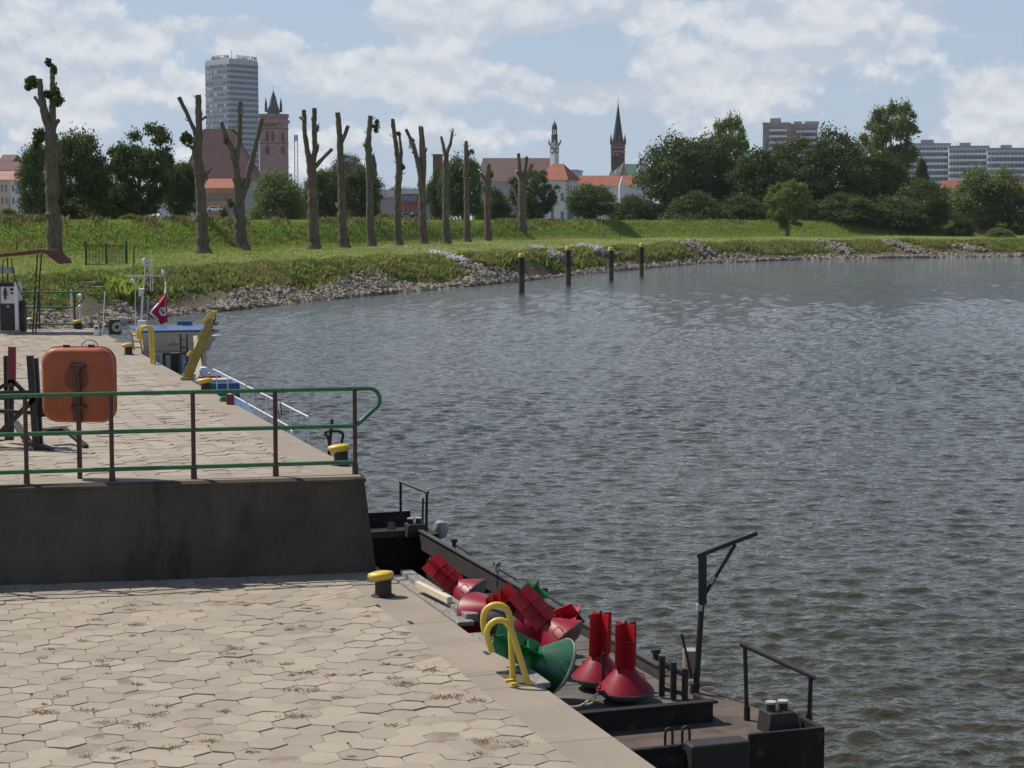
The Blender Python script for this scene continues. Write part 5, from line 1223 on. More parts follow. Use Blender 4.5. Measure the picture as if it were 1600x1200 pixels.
mb = MB(); mb.tube(smoothpath([P_(17, 404, -.1), P_(20, 420, -.12), P_(24, 436, -.1), P_(30, 452, -.1), P_(37, 466, -.05), P_(36, 474, 0), P_(30, 480, .1)]), .018, 8); mb.build('hose', M['black'], g, True)
mb = MB(); mb.tube(smoothpath([P_(6, 404, -.1), P_(4, 415, -.12), P_(4, 435, -.1), P_(5, 446, -.1)]), .016, 8); mb.build('hose', M['black'], g, True)
pbox(27.8, 36, 470, 518, .1, .3, 'side_box', 'black')
pbox(-10, 33, 516, 522.5, -.12, .7, 'plinth', 'coping')
g = root('pump_canopy', tuple(at(56, 520, ZU)), 'canopy with curved red tiled roof on thin black posts over the fuel pump', 'canopy')
prof = [(-60, 404), (-20, 400), (20, 396.5), (45, 393), (64, 391.5), (72, 393.5), (80, 400), (92, 409.5)]
mb = MB(); up_ = [P_(x, y) for x, y in prof]; dn = [P_(x, y + 3.2) for x, y in prof][::-1]; mb.slab(up_ + dn, (0, 1.6, 0)); mb.build('roof', M['canopyred'], g)
mb = MB()
for i in range(len(prof) - 1):
    a, b = P_(*prof[i]), P_(*prof[i + 1]); n = 3
    for q in range(n): t = q / n; pp = a.lerp(b, t); mb.bar(pp + Vector((0, -.02, .012)), pp + Vector((0, 1.62, .012)), .05, .035)
mb.build('tile_ribs', M['canopyred'], g)
for a, b in (((58.5, 397), (51, 522)), ((65, 396), (55.5, 523))): mb = MB(); mb.cyl(P_(*a, .1), P_(*b, .1), .022, n=8); mb.build('post', M['black'], g, True)
mb = MB(); mb.cyl(P_(12, 402, .3), P_(12, 442, .3), .02, n=8); mb.build('post', M['black'], g)
mb = MB(); mb.box((P_(4, 423).x, YP + .2, P_(4, 423).z), (28 * kp, .35, 10 * kp)); mb.build('lamp_housing', M['grey'], g, bevel=.03)
# small things on the far end of the quay
def thing1(name, label, cat, p): return root(name, tuple(p), label, cat)
p = at(151, 524, ZU); Y = p.y; g = thing1('power_post', 'short white supply post with a dark socket at the far quay corner', 'post', p)
mb = MB(); a = atY(151, 508, Y); mb.box((p.x, Y, (a.z + ZU) / 2), (.13, .12, a.z - ZU)); mb.build('column', M['white'], g, bevel=.01)
mb = MB(); mb.box((p.x + .01, Y - .065, a.z - .08), (.07, .012, .07)); mb.build('socket', M['black'], g)
p = at(160, 523, ZU); Y = p.y; mb = MB(); mb.tube([p, atY(162, 495, Y), atY(164, 455, Y)], .014, 7); o = mb.build('thin_pole', M['white'], bevel=0); tag(o, 'thin white rod standing beside the white supply post', 'pole')
p = at(103, 513, ZU); mb = MB(); mb.tube(arc(p, (1, 0, 0), (0, 0, 1), .065, 0, math.pi, 10), .022, 8); o = mb.build('mooring_ring', M['white']); tag(o, 'small white mooring hoop on the ground left of the farthest bollard', 'ring')
p = at(112, 509, ZU); Y = p.y + .3; g = thing1('white_gangway_post', 'two slim white posts with round tops behind the farthest bollard', 'post', (p.x, Y, ZU))
mb = MB(); mb.cyl(atY(112.5, 512, Y), atY(111, 452, Y), .03, n=8); mb.build('post', M['white'], g)
mb = MB(); mb.cyl(atY(126, 512, Y), atY(124.5, 462, Y), .03, n=8); mb.build('post', M['white'], g)
for yy in (462, 479): mb = MB(); c = atY(125, yy, Y); mb.lathe([(.0, -.08), (.07, -.03), (.07, .03), (0, .08)], c, 12); mb.build('knob', M['white'], g, True)
p = at(46, 512, ZU); Y = p.y; g = thing1('quay_ladder', 'yellow ladder hoop glimpsed behind the bottom rail of the far railing', 'ladder', p)
mb = MB(); mb.tube(smoothpath([atY(40, 513, Y), atY(41, 502, Y), atY(47, 498.5, Y), atY(53, 501, Y), atY(55, 513, Y)]), .05, 9); mb.build('hoop', M['yellow'], g, True)
# dry weeds and rusty litter on the slabs
def ground_bits(name, pts, z, mat, seed, size, nb):
    rg = np.random.default_rng(seed); Vs = []
    for (x, y, r_) in pts:
        c = at(x, y, z); n = int(nb * r_)
        for _ in range(n):
            a = rg.uniform(0, 6.28); h = size * rg.uniform(.4, 1.3); ln = h * rg.uniform(.6, 2.4); w_ = .0034
            b = Vector((c.x + rg.normal(0, .05 * r_), c.y + rg.normal(0, .035 * r_), z - .002)); d = Vector((math.cos(a), math.sin(a), 0)); s_ = Vector((-d.y, d.x, 0)) * w_
            t = b + d * ln * .6 + Vector((0, 0, h * .6)); e = b + d * ln + Vector((0, 0, h * rg.uniform(.2, .9)))
            Vs += [b - s_, b + s_, t + s_ * .8, t - s_ * .8, t - s_ * .8, t + s_ * .8, e + s_ * .2, e - s_ * .2]
    V = np.array([tuple(v) for v in Vs]); F = np.arange(len(V)).reshape(-1, 4); o = npmesh(name, V, F, mat); tag(o, kind='stuff'); return o
DRY = blademat('dry_weed', [(.24, .165, .08), (.38, .30, .17), (.17, .11, .06)]); RUSTY = blademat('rusty_litter', [(.14, .055, .03), (.20, .09, .05), (.11, .045, .025)])
rd = random.Random(9); pts = []
spots = [(160, 1033, 1.2), (165, 1130, 1.3), (60, 1112, 1.2), (76, 1114, 1.3), (135, 1110, 1.2), (250, 1102, 1.4), (240, 1118, 1.2), (215, 1134, 1.3), (215, 1070, .8), (103, 1061, .8), (370, 1013, 1.2), (360, 1022, .9), (392, 1034, 1.2), (448, 1038, 1), (480, 1051, 1.4), (463, 1078, 1.2), (492, 1079, 1), (520, 1055, 1.0), (455, 1119, 1.5), (470, 1118, 1.2), (205, 946, 1), (378, 942, 1), (243, 945, .8), (310, 955, 1.1), (208, 976, 1), (153, 969, 1), (500, 958, .7), (575, 963, 1), (640, 1042, .9), (676, 1048, 1.3), (703, 1089, 1.8), (690, 1090, 1.3), (745, 1095, 1.2), (630, 1070, 1.2), (756, 1158, 1.4), (805, 1162, 1.4), (745, 1178, 1.2), (610, 1133, .9), (615, 1060, 1.0), (330, 1158, 1.1), (268, 1168, 1), (190, 1170, 1), (350, 1112, .8), (410, 1006, .7), (130, 1002, .7)]
for _ in range(45): spots.append((rd.uniform(0, 780), rd.uniform(940, 1195), rd.uniform(.3, .8)))
spots = [s_ for s_ in spots if (toq(at(s_[0], s_[1], ZL))[1] < EL - CW - .02)]
ground_bits('dry_weeds', spots, ZL + .002, DRY, 3, .020, 60)
sp2 = [(200, 590, 1.2), (205, 592, 1.5), (285, 628, 2.2), (300, 632, 2.2), (330, 645, 2.5), (345, 650, 2), (318, 641, 2), (250, 614, 1.5), (345, 689, 1.8), (360, 689, 1.8), (185, 692, 1.8), (170, 690, 1.5), (430, 711, 1.5), (440, 716, 1.2), (400, 685, 1), (270, 602, 1.6), (240, 585, 1.2)]
for _ in range(36): sp2.append((rd.uniform(60, 480), rd.uniform(570, 740), rd.uniform(.5, 1)))
sp2 = [s_ for s_ in sp2 if (toq(at(s_[0], s_[1], ZU))[1] < EU - .1) and s_[1] < 735]
ground_bits('rusty_litter', sp2, ZU + .003, RUSTY, 4, .02, 26)
# ================================================================ THINGS ON THE BANK
def on(px, py): D = hit(px, py); return Vector(((px - 800) / FP * D, D, gz(px, D)))
p = on(165, 414); Y = p.y; kk = Y / FP
g = root('garden_gate', tuple(p), 'dark green double gate of thin bars standing alone in the meadow', 'gate')
for x in (134, 166, 197.5): mb = MB(); a = atY(x, 380 if x != 166 else 383, Y); b = atY(x, 416, Y); mb.box((a.x, Y, (a.z + b.z) / 2), (.14, .14, a.z - b.z + .3)); mb.build('post', M['gategreen'], g)
for xa, xb in ((135.5, 164.8), (167.2, 196)):
    mb = MB(); n = 13
    for q in range(n + 1): x = xa + (xb - xa) * q / n; mb.cyl(atY(x, 383.5, Y), atY(x, 413.5, Y), .022, n=5)
    for y in (383.5, 413.5): mb.bar(atY(xa, y, Y), atY(xb, y, Y), .05)
    mb.build('gate_leaf', M['gategreen'], g)
for (x, y0, y1, lab) in ((209.5, 384, 417, 'thin rusty stake just right of the green gate'), (27, 373, 396, 'thin rusty stake above the pump canopy'), (268, 415, 446, 'thin grey-green stake on the bank beside the flag')):
    p = on(x, y1); mb = MB(); mb.cyl(p - Vector((0, 0, .1)), atY(x, y0, p.y), .05, n=6); o = mb.build('stake', M['rustbrown' if x < 250 else 'grey']); tag(o, lab, 'stake')
for i, (x, y, w_) in enumerate([(116, 431, 22), (131, 438, 20), (138, 444, 22), (147, 453, 24), (170, 462, 20), (180, 468, 22), (186, 473, 20)]):
    p = on(x, y); mb = MB(); mb.box(p + Vector((0, .1, .03)), (w_ * p.y / FP, .7, .22), random.uniform(-.05, .05)); o = mb.build('stone_step', M['coping'], bevel=.03); tag(o, 'worn grey stone step of the short flight up the grassy bank', 'step', 'stone steps up the bank')
# white lamp post glimpsed in the town
k = 470 / FP; mb = MB(); mb.cyl(((689 - 800) * k, 470, 4), ((689 - 800) * k, 470, HW + 22 * k), .10, n=8); o = mb.build('white_post', M['white']); tag(o, 'slim white post behind the dyke left of the fork-topped tree', 'post')
# ================================================================ DOLPHINS
M['pile'] = paint('wet_brown_pile', (.10, .075, .055), (.055, .042, .032), .7, 2.5, .9)
M['tar'] = paint('tarred_pile', (.018, .017, .016), (.03, .026, .024), .6, 3, .7)
for (x, yw, yt, y1, y2, r_, lab) in ((815, 457, 396, 402, 430, .25, 'nearest of four black mooring piles with yellow top'), (888, 445, 385, 391, 418, .25, 'second of four black mooring piles counted from the left'), (955, 438, 386, 391.5, 416, .24, 'third of four black mooring piles counted from the left'), (1002.5, 431, 380, 386, 412, .23, 'farthest of four black mooring piles with yellow top')):
    p = at(x, yw, 0); Y = p.y; z = [atY(x, y, Y).z for y in (yt, y1, y2)]
    g = root('mooring_pile', (p.x, Y, 0), lab, 'pile', 'yellow-topped mooring piles')
    mb = MB(); mb.cyl((p.x, Y, -1.5), (p.x, Y, z[2]), r_ * 1.02, n=16); mb.build('lower_shaft', M['pile'], g, True)
    mb = MB(); mb.cyl((p.x, Y, z[2]), (p.x, Y, z[1]), r_ * 1.06, n=16); mb.build('upper_shaft', M['tar'], g, True)
    mb = MB(); mb.lathe([(r_ * 1.12, z[1]), (r_ * 1.12, z[0] - .04), (r_ * .95, z[0]), (0, z[0] + .02)], (p.x, Y, 0), 16); mb.build('cap', M['yellow'], g, 50)
# ================================================================ WORK BARGE
BA = R(18.9); bb = Vector((-math.sin(BA), math.cos(BA), 0)); br = Vector((math.cos(BA), math.sin(BA), 0))
ZD = .9; BC = at(1285, 1156, ZD); BWd = 2.42; BLn = 13.4
def B(x, y, z): p = BC + br * (x - BWd) + bb * y; p.z = z; return p
def bl(p): d = Vector((p[0] - BC.x, p[1] - BC.y, 0)); return d.dot(br) + BWd, d.dot(bb)
def bbox(mb, x0, x1, y0, y1, z0, z1): return mb.add(*_box(B, x0, x1, y0, y1, z0, z1))
barge = root('work_barge', tuple(B(BWd / 2, BLn / 2, 0)), 'black open work barge loaded with red and green buoys, moored along the lower quay', 'barge')
def bk(name, mb, mat, parent=None, **k): return mb.build(name, M[mat], parent or barge, **k)
print('barge left gunwale v', toq(B(0, 2, 0)), toq(B(0, 12, 0)), 'edge', EL)
CX = 1.93; CZ = ZD + .125; yC = bl(at(1046, 1038, CZ))[1]; XE = bl(at(1110, 1092, ZD + .2))[0]; print('yC', yC, 'XE', XE, bl(at(1088,1084,ZD)), bl(at(1034,1088,ZD)), bl(at(1070,1094,ZD)))
# hull: outline with a gently raked near end
pA, pB = bl(at(1190, 1107, ZD)), bl(at(1106, 1080, ZD)); print('pA', pA, pB)
BW2 = CX + .09
ol = [(0, .25), (.05, .12), (1.2, .02), (BWd - .12, 0), (BWd, .10), pA, pB, (BW2, max(yC, pB[1] + .3)), (BW2, 11.6), (BWd - .12, 12.4), (BWd - .12, BLn - .3), (BWd - .3, BLn), (.2, BLn), (0, BLn - .2)]
def ringz(z, ins, rake=0): return [B(x + (ins if x < 1 else -ins), y + (rake if y < 1 else (-rake if y > 12 else 0)), z) for x, y in ol]
hi_ = [(.30, .95), (2.10, .95), (2.10, 12.35), (.30, 12.35)]
mb = MB(); rs_ = [ringz(-.5, .12, .5), ringz(.15, .02, .1), ringz(ZD - .16, 0), ringz(ZD - .15, -.035), ringz(ZD - .07, -.035), ringz(ZD - .06, 0), ringz(ZD, 0)]
n = len(ol); mb.v = [tuple(p) for r_ in rs_ for p in r_]; mb.f = [(a * n + i, a * n + (i + 1) % n, (a + 1) * n + (i + 1) % n, (a + 1) * n + i) for a in range(len(rs_) - 1) for i in range(n)] + [tuple(range(n))]
bk('hull', mb, 'blackhull')
mb = MB(); P = [(.06, .17), (BWd - .05, .08), (pA[0] - .03, pA[1]), (pB[0] - .03, pB[1]), (BW2 - .02, yC + .3), (CX + .03, yC + .3), (XE, .96), (.06, .95)]; mb.slab([B(x, y, ZD - .03) for x, y in P], (0, 0, .034)); bk('foredeck', mb, 'deckrust')
mb = MB(); bbox(mb, CX + .03, BW2 - .005, yC + .3, 12.35, ZD - .03, ZD + .004); bbox(mb, .0, .30, .95, 12.35, ZD - .03, ZD + .004); bk('side_deck', mb, 'blackhull')
mb = MB(); bbox(mb, .1, BWd - .1, 12.35, BLn - .05, ZD - .03, ZD + .006); bk('afterdeck', mb, 'blackhull')
mb = MB(); bbox(mb, .25, 2.12, .95, 12.4, .02, .06); bk('hold_floor', mb, 'blackhull')
mb = MB(); bbox(mb, .27, .30, .95, 12.35, .05, ZD); bbox(mb, CX + .06, CX + .09, .95, 12.35, .05, ZD - .035); bbox(mb, .27, 2.13, 12.32, 12.35, .05, ZD); bbox(mb, .27, 2.13, .92, .95, .05, ZD); bk('hold_side', mb, 'blackhull')
for i in range(14):
    mb = MB(); y0 = .97 + i * .37; bbox(mb, .31, CX - .03, y0, y0 + .35, ZD - .06, ZD - .02 + random.uniform(-.004, .004)); bk('floor_board', mb, 'darkboard')
# coaming
mb = MB(); bbox(mb, CX, CX + .03, yC, 12.35, ZD - .17, CZ - .02); bbox(mb, CX - .02, CX + .06, yC, 12.35, CZ - .02, CZ); cm = bk('coaming', mb, 'coaming')
mb = MB(); bbox(mb, .30, 2.12, 12.33, 12.37, ZD - .1, ZD + .10); bk('coaming', mb, 'coaming')
mb = MB(); bbox(mb, .02, XE - .03, .90, .94, ZD - .04, ZD + .20); bbox(mb, .0, XE, .85, .95, ZD + .20, ZD + .225); bbox(mb, XE - .07, XE - .03, .94, 1.30, ZD, ZD + .20); ec = bk('end_coaming', mb, 'blackhull', bevel=.005)
for y in (3.0, 4.9, 6.6, 8.5, 10.5):
    mb = MB(); bbox(mb, CX + .05, CX + .10, y, y + .06, ZD + .05, ZD + .23); bbox(mb, CX + .03, CX + .12, y - .01, y + .07, ZD + .19, ZD + .24); bk('cleat', mb, 'black', cm, bevel=.008)
    mb = MB(); mb.bar(B(CX + .08, y, CZ + .03), B(CX + .10, y - .7, CZ + .01), .025); bk('cleat_strut', mb, 'black', cm)
for (x, y, hx) in ((759, 898, 880), (914, 982, 962)):
    X_, Y_ = bl(at(x, y, ZD + .15)); p = B(2.04, Y_, ZD + .2)
    mb = MB(); mb.cyl(B(CX - .04, Y_, ZD - .05), B(CX - .04, Y_, ZD + .20), .008, n=6); bk('hanger', mb, 'black', cm)
    mb = MB(); mb.tube([B(CX - .04 + .022 * math.cos(a), Y_, ZD + .25 + .05 * math.sin(a)) for a in [2 * math.pi * i / 14 for i in range(15)]], .013, 6); bk('eye_plate', mb, 'palerim', cm)
# near end details
yR = .92
mb = MB(); bbox(mb, .15, 1.0, .10, .17, ZD - .10, ZD + .05); bk('front_beam', mb, 'blackhull', bevel=.01)
mb = MB(); bbox(mb, 1.02, 1.62, -.10, .13, ZD - .42, ZD + .09); bk('fender_timber', mb, 'black', bevel=.02)
mb = MB(); bbox(mb, 1.64, BWd + .01, -.03, .02, ZD - .40, ZD + .13); bbox(mb, BWd - .04, BWd + .01, .02, .8, ZD - .02, ZD + .13); bk('bulwark', mb, 'blackhull', bevel=.01)
mb = MB(); mb.tube([B(.3 + .11 * math.cos(a) + (.06 if math.cos(a) > 0 else -.06), .0, ZD - .26 + .055 * math.sin(a)) for a in [2 * math.pi * i / 20 for i in range(21)]], .012, 6); bk('hawse_ring', mb, 'coaming')
mb = MB(); mb.slab([B(.3 + .11 * math.cos(a) + (.06 if math.cos(a) > 0 else -.06), .015, ZD - .26 + .055 * math.sin(a)) for a in [2 * math.pi * i / 20 for i in range(20)]], bb * .03); bk('hawse_hole', mb, 'jointsoil')
px_ = [bl(at(x, 1152, ZD))[0] for x in (1015, 1045)]
for x in px_:
    for dx in (0,):
        mb = MB(); mb.tube(smoothpath([B(x - .035, .16, ZD), B(x - .035, .16, ZD + .17), B(x, .16, ZD + .205), B(x + .035, .16, ZD + .17), B(x + .035, .16, ZD)]), .013, 8); bk('bracket', mb, 'black')
mb = MB(); mb.bar(B(px_[0], .16, ZD + .03), B(px_[1], .16, ZD + .03), .03); bk('bracket_bar', mb, 'black')
# bitt housing with two yellow-topped posts, near end
def bitts(cxy, s_, lab=None):
    X_, Y_ = cxy
    mb = MB(); pr = [B(X_ - .20 * s_, Y_ - .12, ZD), B(X_ + .20 * s_, Y_ - .12, ZD), B(X_ + .13 * s_, Y_ - .10, ZD + .20), B(X_ - .16 * s_, Y_ - .10, ZD + .20)]
    mb.slab(pr, bb * .26); h_ = bk('bitt_housing', mb, 'black', bevel=.01)
    for dx in (-.08, .05):
        mb = MB(); mb.cyl(B(X_ + dx, Y_ + .03, ZD + .19), B(X_ + dx, Y_ + .03, ZD + .27), .045, n=14); pp = bk('bitt', mb, 'black', h_)
        mb = MB(); mb.cyl(B(X_ + dx, Y_ + .03, ZD + .27), B(X_ + dx, Y_ + .03, ZD + .29), .054, n=14); bk('bitt_top', mb, 'oliveyellow' if s_ < 0 else 'palerim', h_)
M['palerim2'] = M['palerim']
bitts(bl(at(1218, 1142, ZD)), .9)
bitts(bl(at(650, 838, ZD)), .9)
# bow and stern rails
def siderail(pa_, pb_, ta, tb, over0, over1):
    for p, t in ((pa_, ta), (pb_, tb)):
        f = at(p[0], p[1], ZD); tp = atY(t[0], t[1], f.y); mb = MB(); mb.cyl(f, tp, .022, n=10); q = bk('rail_post', mb, 'black', smooth=True)
        mb = MB(); mb.cyl(f, f + Vector((0, 0, .14)), .032, n=10); bk('post_socket', mb, 'black', q)
    a = atY(ta[0], ta[1], at(*pa_, ZD).y); b = atY(tb[0], tb[1], at(*pb_, ZD).y); d = (b - a).normalized(); mb = MB(); mb.cyl(a - d * over0, b + d * over1, .024, n=10); return bk('hand_rail', mb, 'coaming', smooth=True)
siderail((1167, 1126), (1264, 1138), (1164, 1009), (1267, 1056), .05, .05)
siderail((626, 822), (666, 836), (626, 753), (667, 769), .02, .05)
mb = MB(); mb.cyl(atY(661, 778, at(664, 834, ZD).y), at(660, 834, ZD), .016, n=8); bk('rail_stay', mb, 'black')
mb = MB(); mb.cyl(atY(623, 802, at(626, 822, ZD).y), at(604, 821, ZD), .012, n=8); bk('rail_stay', mb, 'coaming')
x0, y0 = bl(at(626, 800, ZD + .14)); 
mb = MB(); bbox(mb, .05, BWd - .3, BLn - .10, BLn - .06, ZD, ZD + .24); bk('stern_plate', mb, 'blackhull')
mb = MB(); mb.slab([B(1.62, BLn - 1.0, ZD), B(1.62, BLn - .5, ZD), B(1.62, BLn - .55, ZD + .15), B(1.62, BLn - .8, ZD + .2)], br * .04); bk('chock', mb, 'blackhull')
# tyre fender hanging between the barge and the wall
mb = MB(); mb.tube([B(-.02, 10.4 + .24 * math.cos(a), .75 + .27 * math.sin(a)) for a in [2 * math.pi * i / 24 for i in range(25)]], .085, 10); o = mb.build('tyre_fender', M['tyre'] if 'tyre' in M else M['black'], smooth=True); tag(o, 'old black tyre fender hanging between the wall end and the barge', 'tyre')
p = at(676, 836, ZD - .1); mb = MB(); mb.lathe([(0, -.16), (.09, -.12), (.13, 0), (.09, .12), (0, .16)], B(BWd + .09, BLn - .5, ZD - .02), 14); o = mb.build('fender_buoy', M['grey'], smooth=True); tag(o, 'small grey round fender hung outside the far rail of the barge', 'fender')
# davit
f = at(1087, 1084, ZD); Yd = f.y
def Dv(x, y, dy=0): return atY(x, y, Yd + dy)
dv = MB(); dv.cyl(f, Dv(1097, 934), .034, .030, 14); mast = bk('davit_mast', dv, 'black', smooth=True)
mb = MB(); mb.bar(Dv(1097.5, 944), Dv(1097.5, 868), .085, .07, up=(0, 1, 0)); bk('davit_head', mb, 'black', mast, bevel=.004)
mb = MB(); mb.bar(Dv(1089, 869), Dv(1143, 848), .045, .05, up=(0, 1, 0)); mb.bar(Dv(1143, 848), Dv(1183, 833), .042, .045, up=(0, 1, 0)); bk('davit_arm', mb, 'black', bevel=.003)
mb = MB(); mb.bar(Dv(1098, 934), Dv(1149, 850), .035, .04, up=(0, 1, 0)); br_ = bk('davit_brace', mb, 'black', bevel=.003)
mb = MB(); mb.bar(Dv(1108.5, 911), Dv(1115, 900), .047, .05, up=(0, 1, 0)); bk('band', mb, 'palerim', br_)
mb = MB(); mb.cyl(Dv(1093.0, 954), Dv(1093.6, 944), .039, n=14); bk('band', mb, 'palerim', mast)
mb = MB(); mb.cyl(Dv(1085, 1085), Dv(1086, 1068), .05, n=12); bk('davit_socket', mb, 'blackhull', mast)
mb = MB(); mb.bar(Dv(1081, 1058), Dv(1065, 990), .025, .02, up=(0, 1, 0)); bk('lever', mb, 'black')
mb = MB(); mb.cyl(Dv(942.5, 1102, .05), Dv(942.5, 1020, .05), .017, n=8); bk('stanchion', mb, 'black')
# pipe rack beside the davit
pr = [(1034, 1026, 1088), (1052, 1036, 1092), (1070, 1046, 1094)]
tops = []
for (x, yt, yb) in pr:
    f_ = at(x, yb, ZD); t_ = atY(x + .5, yt, f_.y); mb = MB(); mb.cyl(f_, t_, .033, n=12); q = bk('rack_post', mb, 'black', smooth=True); tops.append((f_, t_))
    mb = MB(); mb.cyl(t_, t_ + Vector((0, 0, .012)), .035, n=12); bk('post_top', mb, 'rustbrown', q)
for fr in (.20, .80):
    mb = MB(); a = tops[0][1].lerp(tops[0][0], fr); b = tops[2][1].lerp(tops[2][0], fr); mb.cyl(a, b, .022, n=10); bk('rack_rail', mb, 'coaming', smooth=True)
mb = MB(); p = B(2.26, 2.65, ZD); mb.cyl(p, p + Vector((0, 0, .30)), .10, .095, 16); o = mb.build('concrete_drum', M['coping'], smooth=True); tag(o, 'pale drum standing on the side deck behind the upright red buoys', 'drum')
# ---- buoys
def buoy(label, paint_, fin, base, axis, spin=0, group='channel buoys stacked on the barge', s_=1.0, rim='float'):
    g = root('channel_buoy', (0, 0, 0), label, 'buoy', group)
    n = 40
    mb = MB(); mb.lathe([(.268, .085), (.275, .095), (.268, .110), (.098, .335), (.09, .345), (.0, .348)], (0, 0, 0), n); body = mb.build('cone', M[paint_], g, 45)
    mb = MB(); mb.lathe([(.06, -.03), (.15, -.02), (.22, .02), (.254, .065), (.263, .088)], (0, 0, 0), n); mb.build('float', M['float'], g, 50)
    mb = MB(); mb.lathe([(.255, .062), (.274, .066), (.279, .078), (.279, .094), (.262, .098)], (0, 0, 0), n); mb.build('rim', M[rim], g)
    mb = MB(); w_ = .128
    for a in (0, 90):
        Mx = Matrix.Rotation(R(a), 3, 'Z'); mb.box((0, 0, .598), (2 * w_, .006, .50), Mx)
    for z in (.352, .50, .65): mb.slab([(w_, 0, z), (0, w_, z), (-w_, 0, z), (0, -w_, z)], (0, 0, .006))
    f_ = mb.build('topmark', M[fin], g)
    mb = MB(); 
    for a in (0, 90, 180, 270):
        c_, sn = math.cos(R(a)), math.sin(R(a)); mb.bar((c_ * w_, sn * w_, .35), (c_ * w_, sn * w_, .848), .010)
    mb.build('edge_strip', M[fin], f_)
    mb = MB(); mb.cyl((0, 0, .84), (0, 0, .875), .012, n=8); mb.build('tip', M['black'], f_)
    for a in (200, 350):
        c_, sn = math.cos(R(a)), math.sin(R(a)); o_ = Vector((c_, sn, 0)); t_ = Vector((-sn, c_, 0)); p0 = o_ * .262 + Vector((0, 0, .13)); q0 = o_ * .225 + Vector((0, 0, .20))
        mb = MB(); mb.tube(smoothpath([p0 - t_ * .045, p0 - t_ * .045 + o_ * .05, q0 - t_ * .04 + o_ * .07, q0 + t_ * .04 + o_ * .07, p0 + t_ * .045 + o_ * .05, p0 + t_ * .045], 3), .006, 6); mb.build('handle', M[paint_], g)
    ax = Vector(axis).normalized(); q = ax.to_track_quat('Z', 'Y') @ Matrix.Rotation(R(spin), 4, 'Z').to_quaternion()
    g.rotation_mode = 'QUATERNION'; g.rotation_quaternion = q; g.location = base; g.scale = (s_, s_, s_ * .86)
    return g
ZF = ZD - .02
def bp(x, y, z): return at(x, y, z)
buoy('upright red buoy nearest the davit, white strip inside its cross-plate topmark', 'red', 'redfin', bp(977, 1090, ZF + .04), (0, 0, 1), 38, s_=1.07)
buoy('upright red buoy standing left of its upright twin, by the thin black stanchion', 'red', 'redfin', bp(936, 1069, ZF + .04), (.02, 0, 1), 33, s_=1.05)
mb = MB(); 
buoy('large green buoy lying in front with its pale rim turned to the right', 'buoygreen', 'finGreen', bp(880, 1048, ZD + .31), (-.64, -.22, .38), 20, s_=1.16, rim='palerim')
buoy('red buoy with dark underside turned right, its topmark pointing up-left over another red one', 'red', 'redfin', bp(886, 1008, ZD + .30), (-.55, .20, .58), 35, s_=1.08)
buoy('red buoy tipped with its rim left and topmark pointing up to the right', 'red', 'redfin', bp(820, 990, ZD + .29), (.70, -.45, .38), 30, s_=1.05)
buoy('green buoy lying behind the yellow ladder hoops, cone to the upper right', 'buoygreen', 'finGreen', bp(782, 988, ZD + .30), (.35, .42, .34), 30, s_=1.08)
buoy('dark red buoy wedged between the farthest red one and the yellow hoops', 'red', 'redfin', bp(745, 970, ZD + .32), (.45, -.55, .42), 20, s_=1.16)
buoy('farthest red buoy, its topmark reaching up-left over the black hold', 'red', 'redfin', bp(741, 940, ZD + .38), (-.55, .22, .46), 40, s_=1.02)
# plank bridge under the far buoys
mb = MB()
for i in range(9):
    y0 = 6.2 + i * .22
    if i % 3 == 1: bbox(mb, .31, 2.08, y0, y0 + .18, ZD - .10, ZD - .05)
bk('hold_beam', mb, 'blackhull')
mb = MB(); mb.tube(smoothpath([bp(885, 1104, ZD + .2), bp(905, 1103, ZD + .1), bp(925, 1090, ZD + .12), bp(934, 1083, ZD + .16), bp(926, 1097, ZD + .08), bp(915, 1101, ZD + .2)]), .010, 7); o = mb.build('rope', M['newwood'], smooth=True); tag(o, 'pale loose rope at the rim beside the upright red buoys', 'rope')
# ---- timber on the quay edge
def beam(name, label, p0, p1, w_, h_, mat, bev=.006):
    mb = MB(); d = p1 - p0; n = 6; rd = random.Random(int(p0.x * 100)); 
    mb.bar(p0, p1, w_, h_); o = mb.build(name, M[mat], bevel=bev); return tag(o, label, 'timber')
e0, e1 = toq(at(617, 905, ZL))[0], toq(at(730, 985, ZL))[0]
vE = EL
zb = ZD + .02
beam('timber_beam', 'thick weathered grey timber beam lying along the quay edge by the bollard', at(634, 896, ZL + .05), at(738, 966, ZL + .03), .15, .10, 'timber')
mb = MB()
for i in range(3): pass
beam('plank', 'long flat grey plank lying low along the coping edge below the thick timber beam', at(623, 901, ZL + .01), at(728, 975, ZL + .0), .20, .05, 'timber')
beam('plank', 'grey plank reaching along the quay edge to the yellow ladder', at(742, 992, ZL - .02), at(850, 1071, ZL - .04), .14, .05, 'timber')
beam('wood_block', 'short pale sawn wood block lying on the grey timber', at(652, 913, ZL + .13), at(703, 938, ZL + .12), .07, .08, 'newwood')
for (x, y) in ((590, 946.5), (641, 972.5), (760, 1020.5)):
    u, v = toq(at(x, y, ZL)); mb = MB(); mb.add(*_box(Q, u - .07, u + .07, EL - .05, EL + .004, ZL - .06, ZL + .006)); 
    mb = MB(); mb.add(*_box(Q, u - .075, u + .075, v - .022, v + .022, ZL - .01, ZL + .004)); o = mb.build('drain_slot', M['black']); tag(o, 'small black drain slot in the lower quay coping', 'drain', 'drain slots in the coping')
